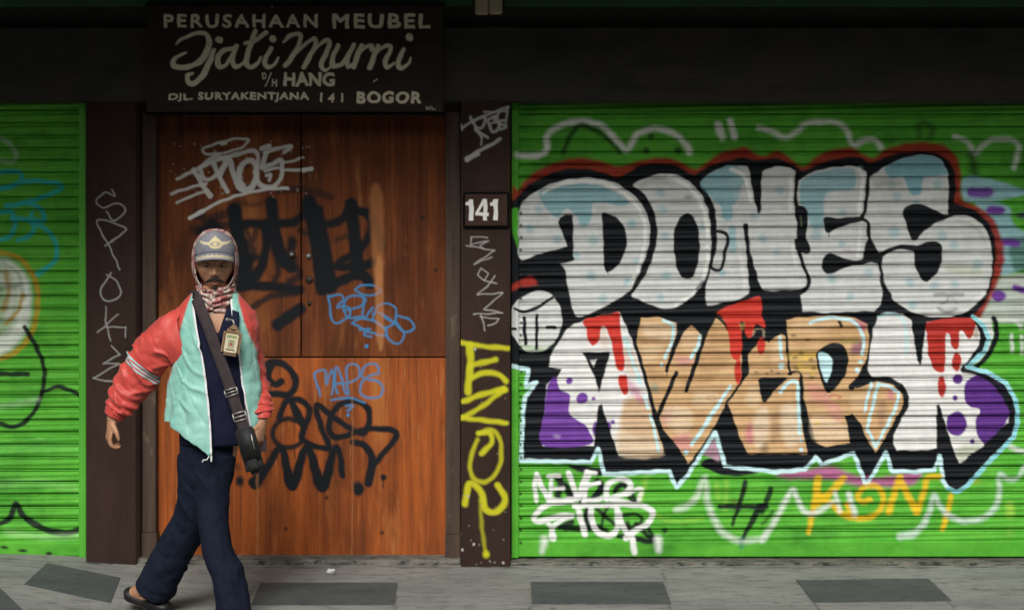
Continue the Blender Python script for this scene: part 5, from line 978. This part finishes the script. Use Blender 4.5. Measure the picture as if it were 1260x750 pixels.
# --- shoes
def shoe(heel, ball_, toe, sgn):
    bm = bmesh.new(); ax = (toe-heel).normalized()
    tube_bm(bm, [heel-ax*.030+Vector((0, 0, -.004)), heel-ax*.018, heel+ax*.02+Vector((0, 0, -.006)), heel.lerp(ball_, .55)+Vector((0, 0, -.006)), ball_, toe, toe+ax*.02], [.020, .038, .040, .041, .048, .036, .012], [.012, .030, .027, .028, .032, .024, .010], seg=24, n=6, up=(0, 0, 1))
    o = link('shoe', fuse(bm, 'shoe', .004, 2), M_SHOE, man, True)
    bm = bmesh.new(); dn = Vector((0, 0, -.022)); tube_bm(bm, [heel-ax*.030+dn, heel+dn, heel.lerp(ball_, .55)+dn, ball_+Vector((0, 0, -.026)), toe+Vector((0, 0, -.018)), toe+ax*.018+Vector((0, 0, -.012))], [.02, .036, .038, .046, .036, .014], [.007]*6, seg=20, n=5, up=(0, 0, 1))
    link('sole', bm_mesh(bm, 'sole'), M_BAG, o, True)
shoe(fh, fb, ft, 1); shoe(bh, bb, bt, -1)

# ------------------------------------------------------------------ things he carries
bag = empty('shoulder_bag', M(308, 585, -.10), label='black shoulder bag on a dark webbing strap, hanging at the walking man\'s hip', cat='bag')
def ribbon(name, pts, wid, m_, parent, thick=.0025, tw_=None):
    P = smooth_rows(np.array([list(p) for p in pts]), 8); T = np.gradient(P, axis=0); T /= np.linalg.norm(T, axis=1)[:, None]; G = []
    for i in range(len(P)):
        s = np.cross(T[i], np.array([0, 1, 0.])); s /= np.linalg.norm(s)+1e-9
        if tw_ is not None: s = tw_(i/(len(P)-1), s)
        G.append([P[i]+s*wid*a for a in (-.5, -.25, 0, .25, .5)])
    return sheet(name, np.array(G), m_, parent, thick)
ribbon('strap', [M(238, 366, .10), M(238.5, 363, .03), M(241, 366, -.06), M(247, 380, -.100), M(257, 404, -.122), M(270, 440, -.134), M(281, 470, -.138), M(291, 500, -.142), M(300, 526, -.150), M(305, 540, -.150)], .047, M_STRAP, bag)
ribbon('strap', [M(238, 366, .10), M(246, 392, .165), M(270, 440, .175), M(296, 490, .175), M(318, 530, .10), M(322, 548, -.02), M(319, 556, -.10)], .047, M_STRAP, bag)
def buckle(px, py, d, w_, h_, ang):
    bm = bmesh.new(); c = M(px, py, d); R_ = Matrix.Rotation(math.radians(ang), 4, 'Y')
    for a in (((-w_, -h_), (w_, -h_)), ((w_, -h_), (w_, h_)), ((w_, h_), (-w_, h_)), ((-w_, h_), (-w_, -h_)), ((-w_, 0), (w_, 0))): tube_bm(bm, [c+R_ @ Vector((a[0][0], 0, a[0][1])), c+R_ @ Vector((a[1][0], 0, a[1][1]))], [.0028, .0028], seg=8)
    link('buckle', bm_mesh(bm, 'buckle'), M_STEEL, bag, True)
buckle(284.5, 482, -.147, .026, .013, -18); buckle(295, 512, -.153, .026, .016, -16)
bm = bmesh.new(); ctr = M(307.5, 553, -.125); R_ = Matrix.Rotation(math.radians(-16), 4, 'Y')
r = bmesh.ops.create_cube(bm, size=1, matrix=Matrix.Translation(ctr) @ R_ @ Matrix.Diagonal((.074, .055, .200, 1)))
bmesh.ops.bevel(bm, geom=bm.edges[:], offset=.016, segments=4, affect='EDGES'); bmesh.ops.subdivide_edges(bm, edges=[e for e in bm.edges if e.calc_length() > .03], cuts=8, use_grid_fill=True)
for v in bm.verts: v.co += Vector((1, -1, .3)).normalized()*(.006*vn(v.co, 18)+.003*vn(v.co, 40))
link('pouch', bm_mesh(bm, 'pouch'), M_BAG, bag, True)
bm = bmesh.new(); bmesh.ops.create_cube(bm, size=1, matrix=Matrix.Translation(M(305, 545, -.155)) @ R_ @ Matrix.Diagonal((.070, .008, .13, 1))); bmesh.ops.bevel(bm, geom=bm.edges[:], offset=.003, segments=3, affect='EDGES'); link('flap', bm_mesh(bm, 'flap'), M_BAG, bag, True)
bm = bmesh.new(); q0 = M(309, 534, -.163); tube_bm(bm, [q0, M(313, 552, -.163)], [.003, .003], seg=8); link('zip', bm_mesh(bm, 'zip'), M_STEEL, bag, True)

badge = empty('id_badge', M(285, 440, -.15), label='tan leather identity badge holder with a photo card clipped to the man\'s shirt', cat='badge')
R2 = Matrix.Rotation(math.radians(9), 4, 'Y'); bc = M(285, 421, -.148)
def bplate(name, w_, h_, t, off, m_, bev=.004):
    bm = bmesh.new(); bmesh.ops.create_cube(bm, size=1, matrix=Matrix.Translation(bc) @ R2 @ Matrix.Translation(off) @ Matrix.Diagonal((w_, t, h_, 1)))
    es = [e for e in bm.edges if abs((e.verts[0].co-e.verts[1].co).normalized().y) > .9]; bmesh.ops.bevel(bm, geom=es, offset=bev, segments=4, affect='EDGES')
    return link(name, bm_mesh(bm, name), m_, badge)
M_LEA = mat('tan_leather', (.20, .125, .065), (.27, .17, .09), 20, (1, 1, 1), .6, .2, 120)
bplate('holder', .076, .108, .006, (0, 0, 0), M_LEA, .012); bplate('holder_top', .036, .022, .006, (0, 0, .060), M_LEA, .008); bplate('rim', .066, .094, .002, (0, -.004, -.002), mat('leather_rim', (.12, .07, .035), (.16, .10, .05), 20), .008)
bplate('card', .052, .076, .002, (0, -.006, -.003), mat('card_paper', (.52, .46, .30), (.60, .54, .38), 12, rough=.35), .003)
bplate('photo', .026, .034, .0012, (0, -.0074, -.006), mat('photo_print', (.45, .36, .24), (.10, .22, .12), 60), .001); bplate('print_band', .040, .010, .0012, (0, -.0074, .024), mat('band_print', (.30, .34, .12), (.12, .22, .10), 40), .001)
bplate('print_line', .038, .004, .0012, (0, -.0074, -.030), M_HAIR, .0005); bplate('portrait', .010, .016, .0008, (.0, -.0084, -.007), mat('portrait_print', (.40, .05, .04), (.3, .1, .06), 60), .003)
bm = bmesh.new(); t0 = bc+R2 @ Vector((0, -.002, .070)); tube_bm(bm, [t0, t0+Vector((-.006, .004, .02)), M(279.5, 393, -.110)], [.004, .005, .006], seg=10, n=3); ball(bm, M(279.5, 393, -.115), (.008, .007, .008), sub=2); link('clip', fuse(bm, 'clip', .0022, 1), M_STEEL, badge, True)

bm = bmesh.new(); bmesh.ops.create_icosphere(bm, subdivisions=3, radius=.014, matrix=Matrix.Translation(gnd(407, 702, .012)) @ Matrix.Diagonal((1.5, .9, .7, 1)))
for v in bm.verts: v.co += v.normal*(.006*vn(v.co, 90)+.003*vn(v.co, 200, 3))
tag(link('paper_scrap', bm_mesh(bm, 'paper_scrap'), M_ZIP), 'crumpled white paper scrap on the pavement edge below the wooden door', 'litter')
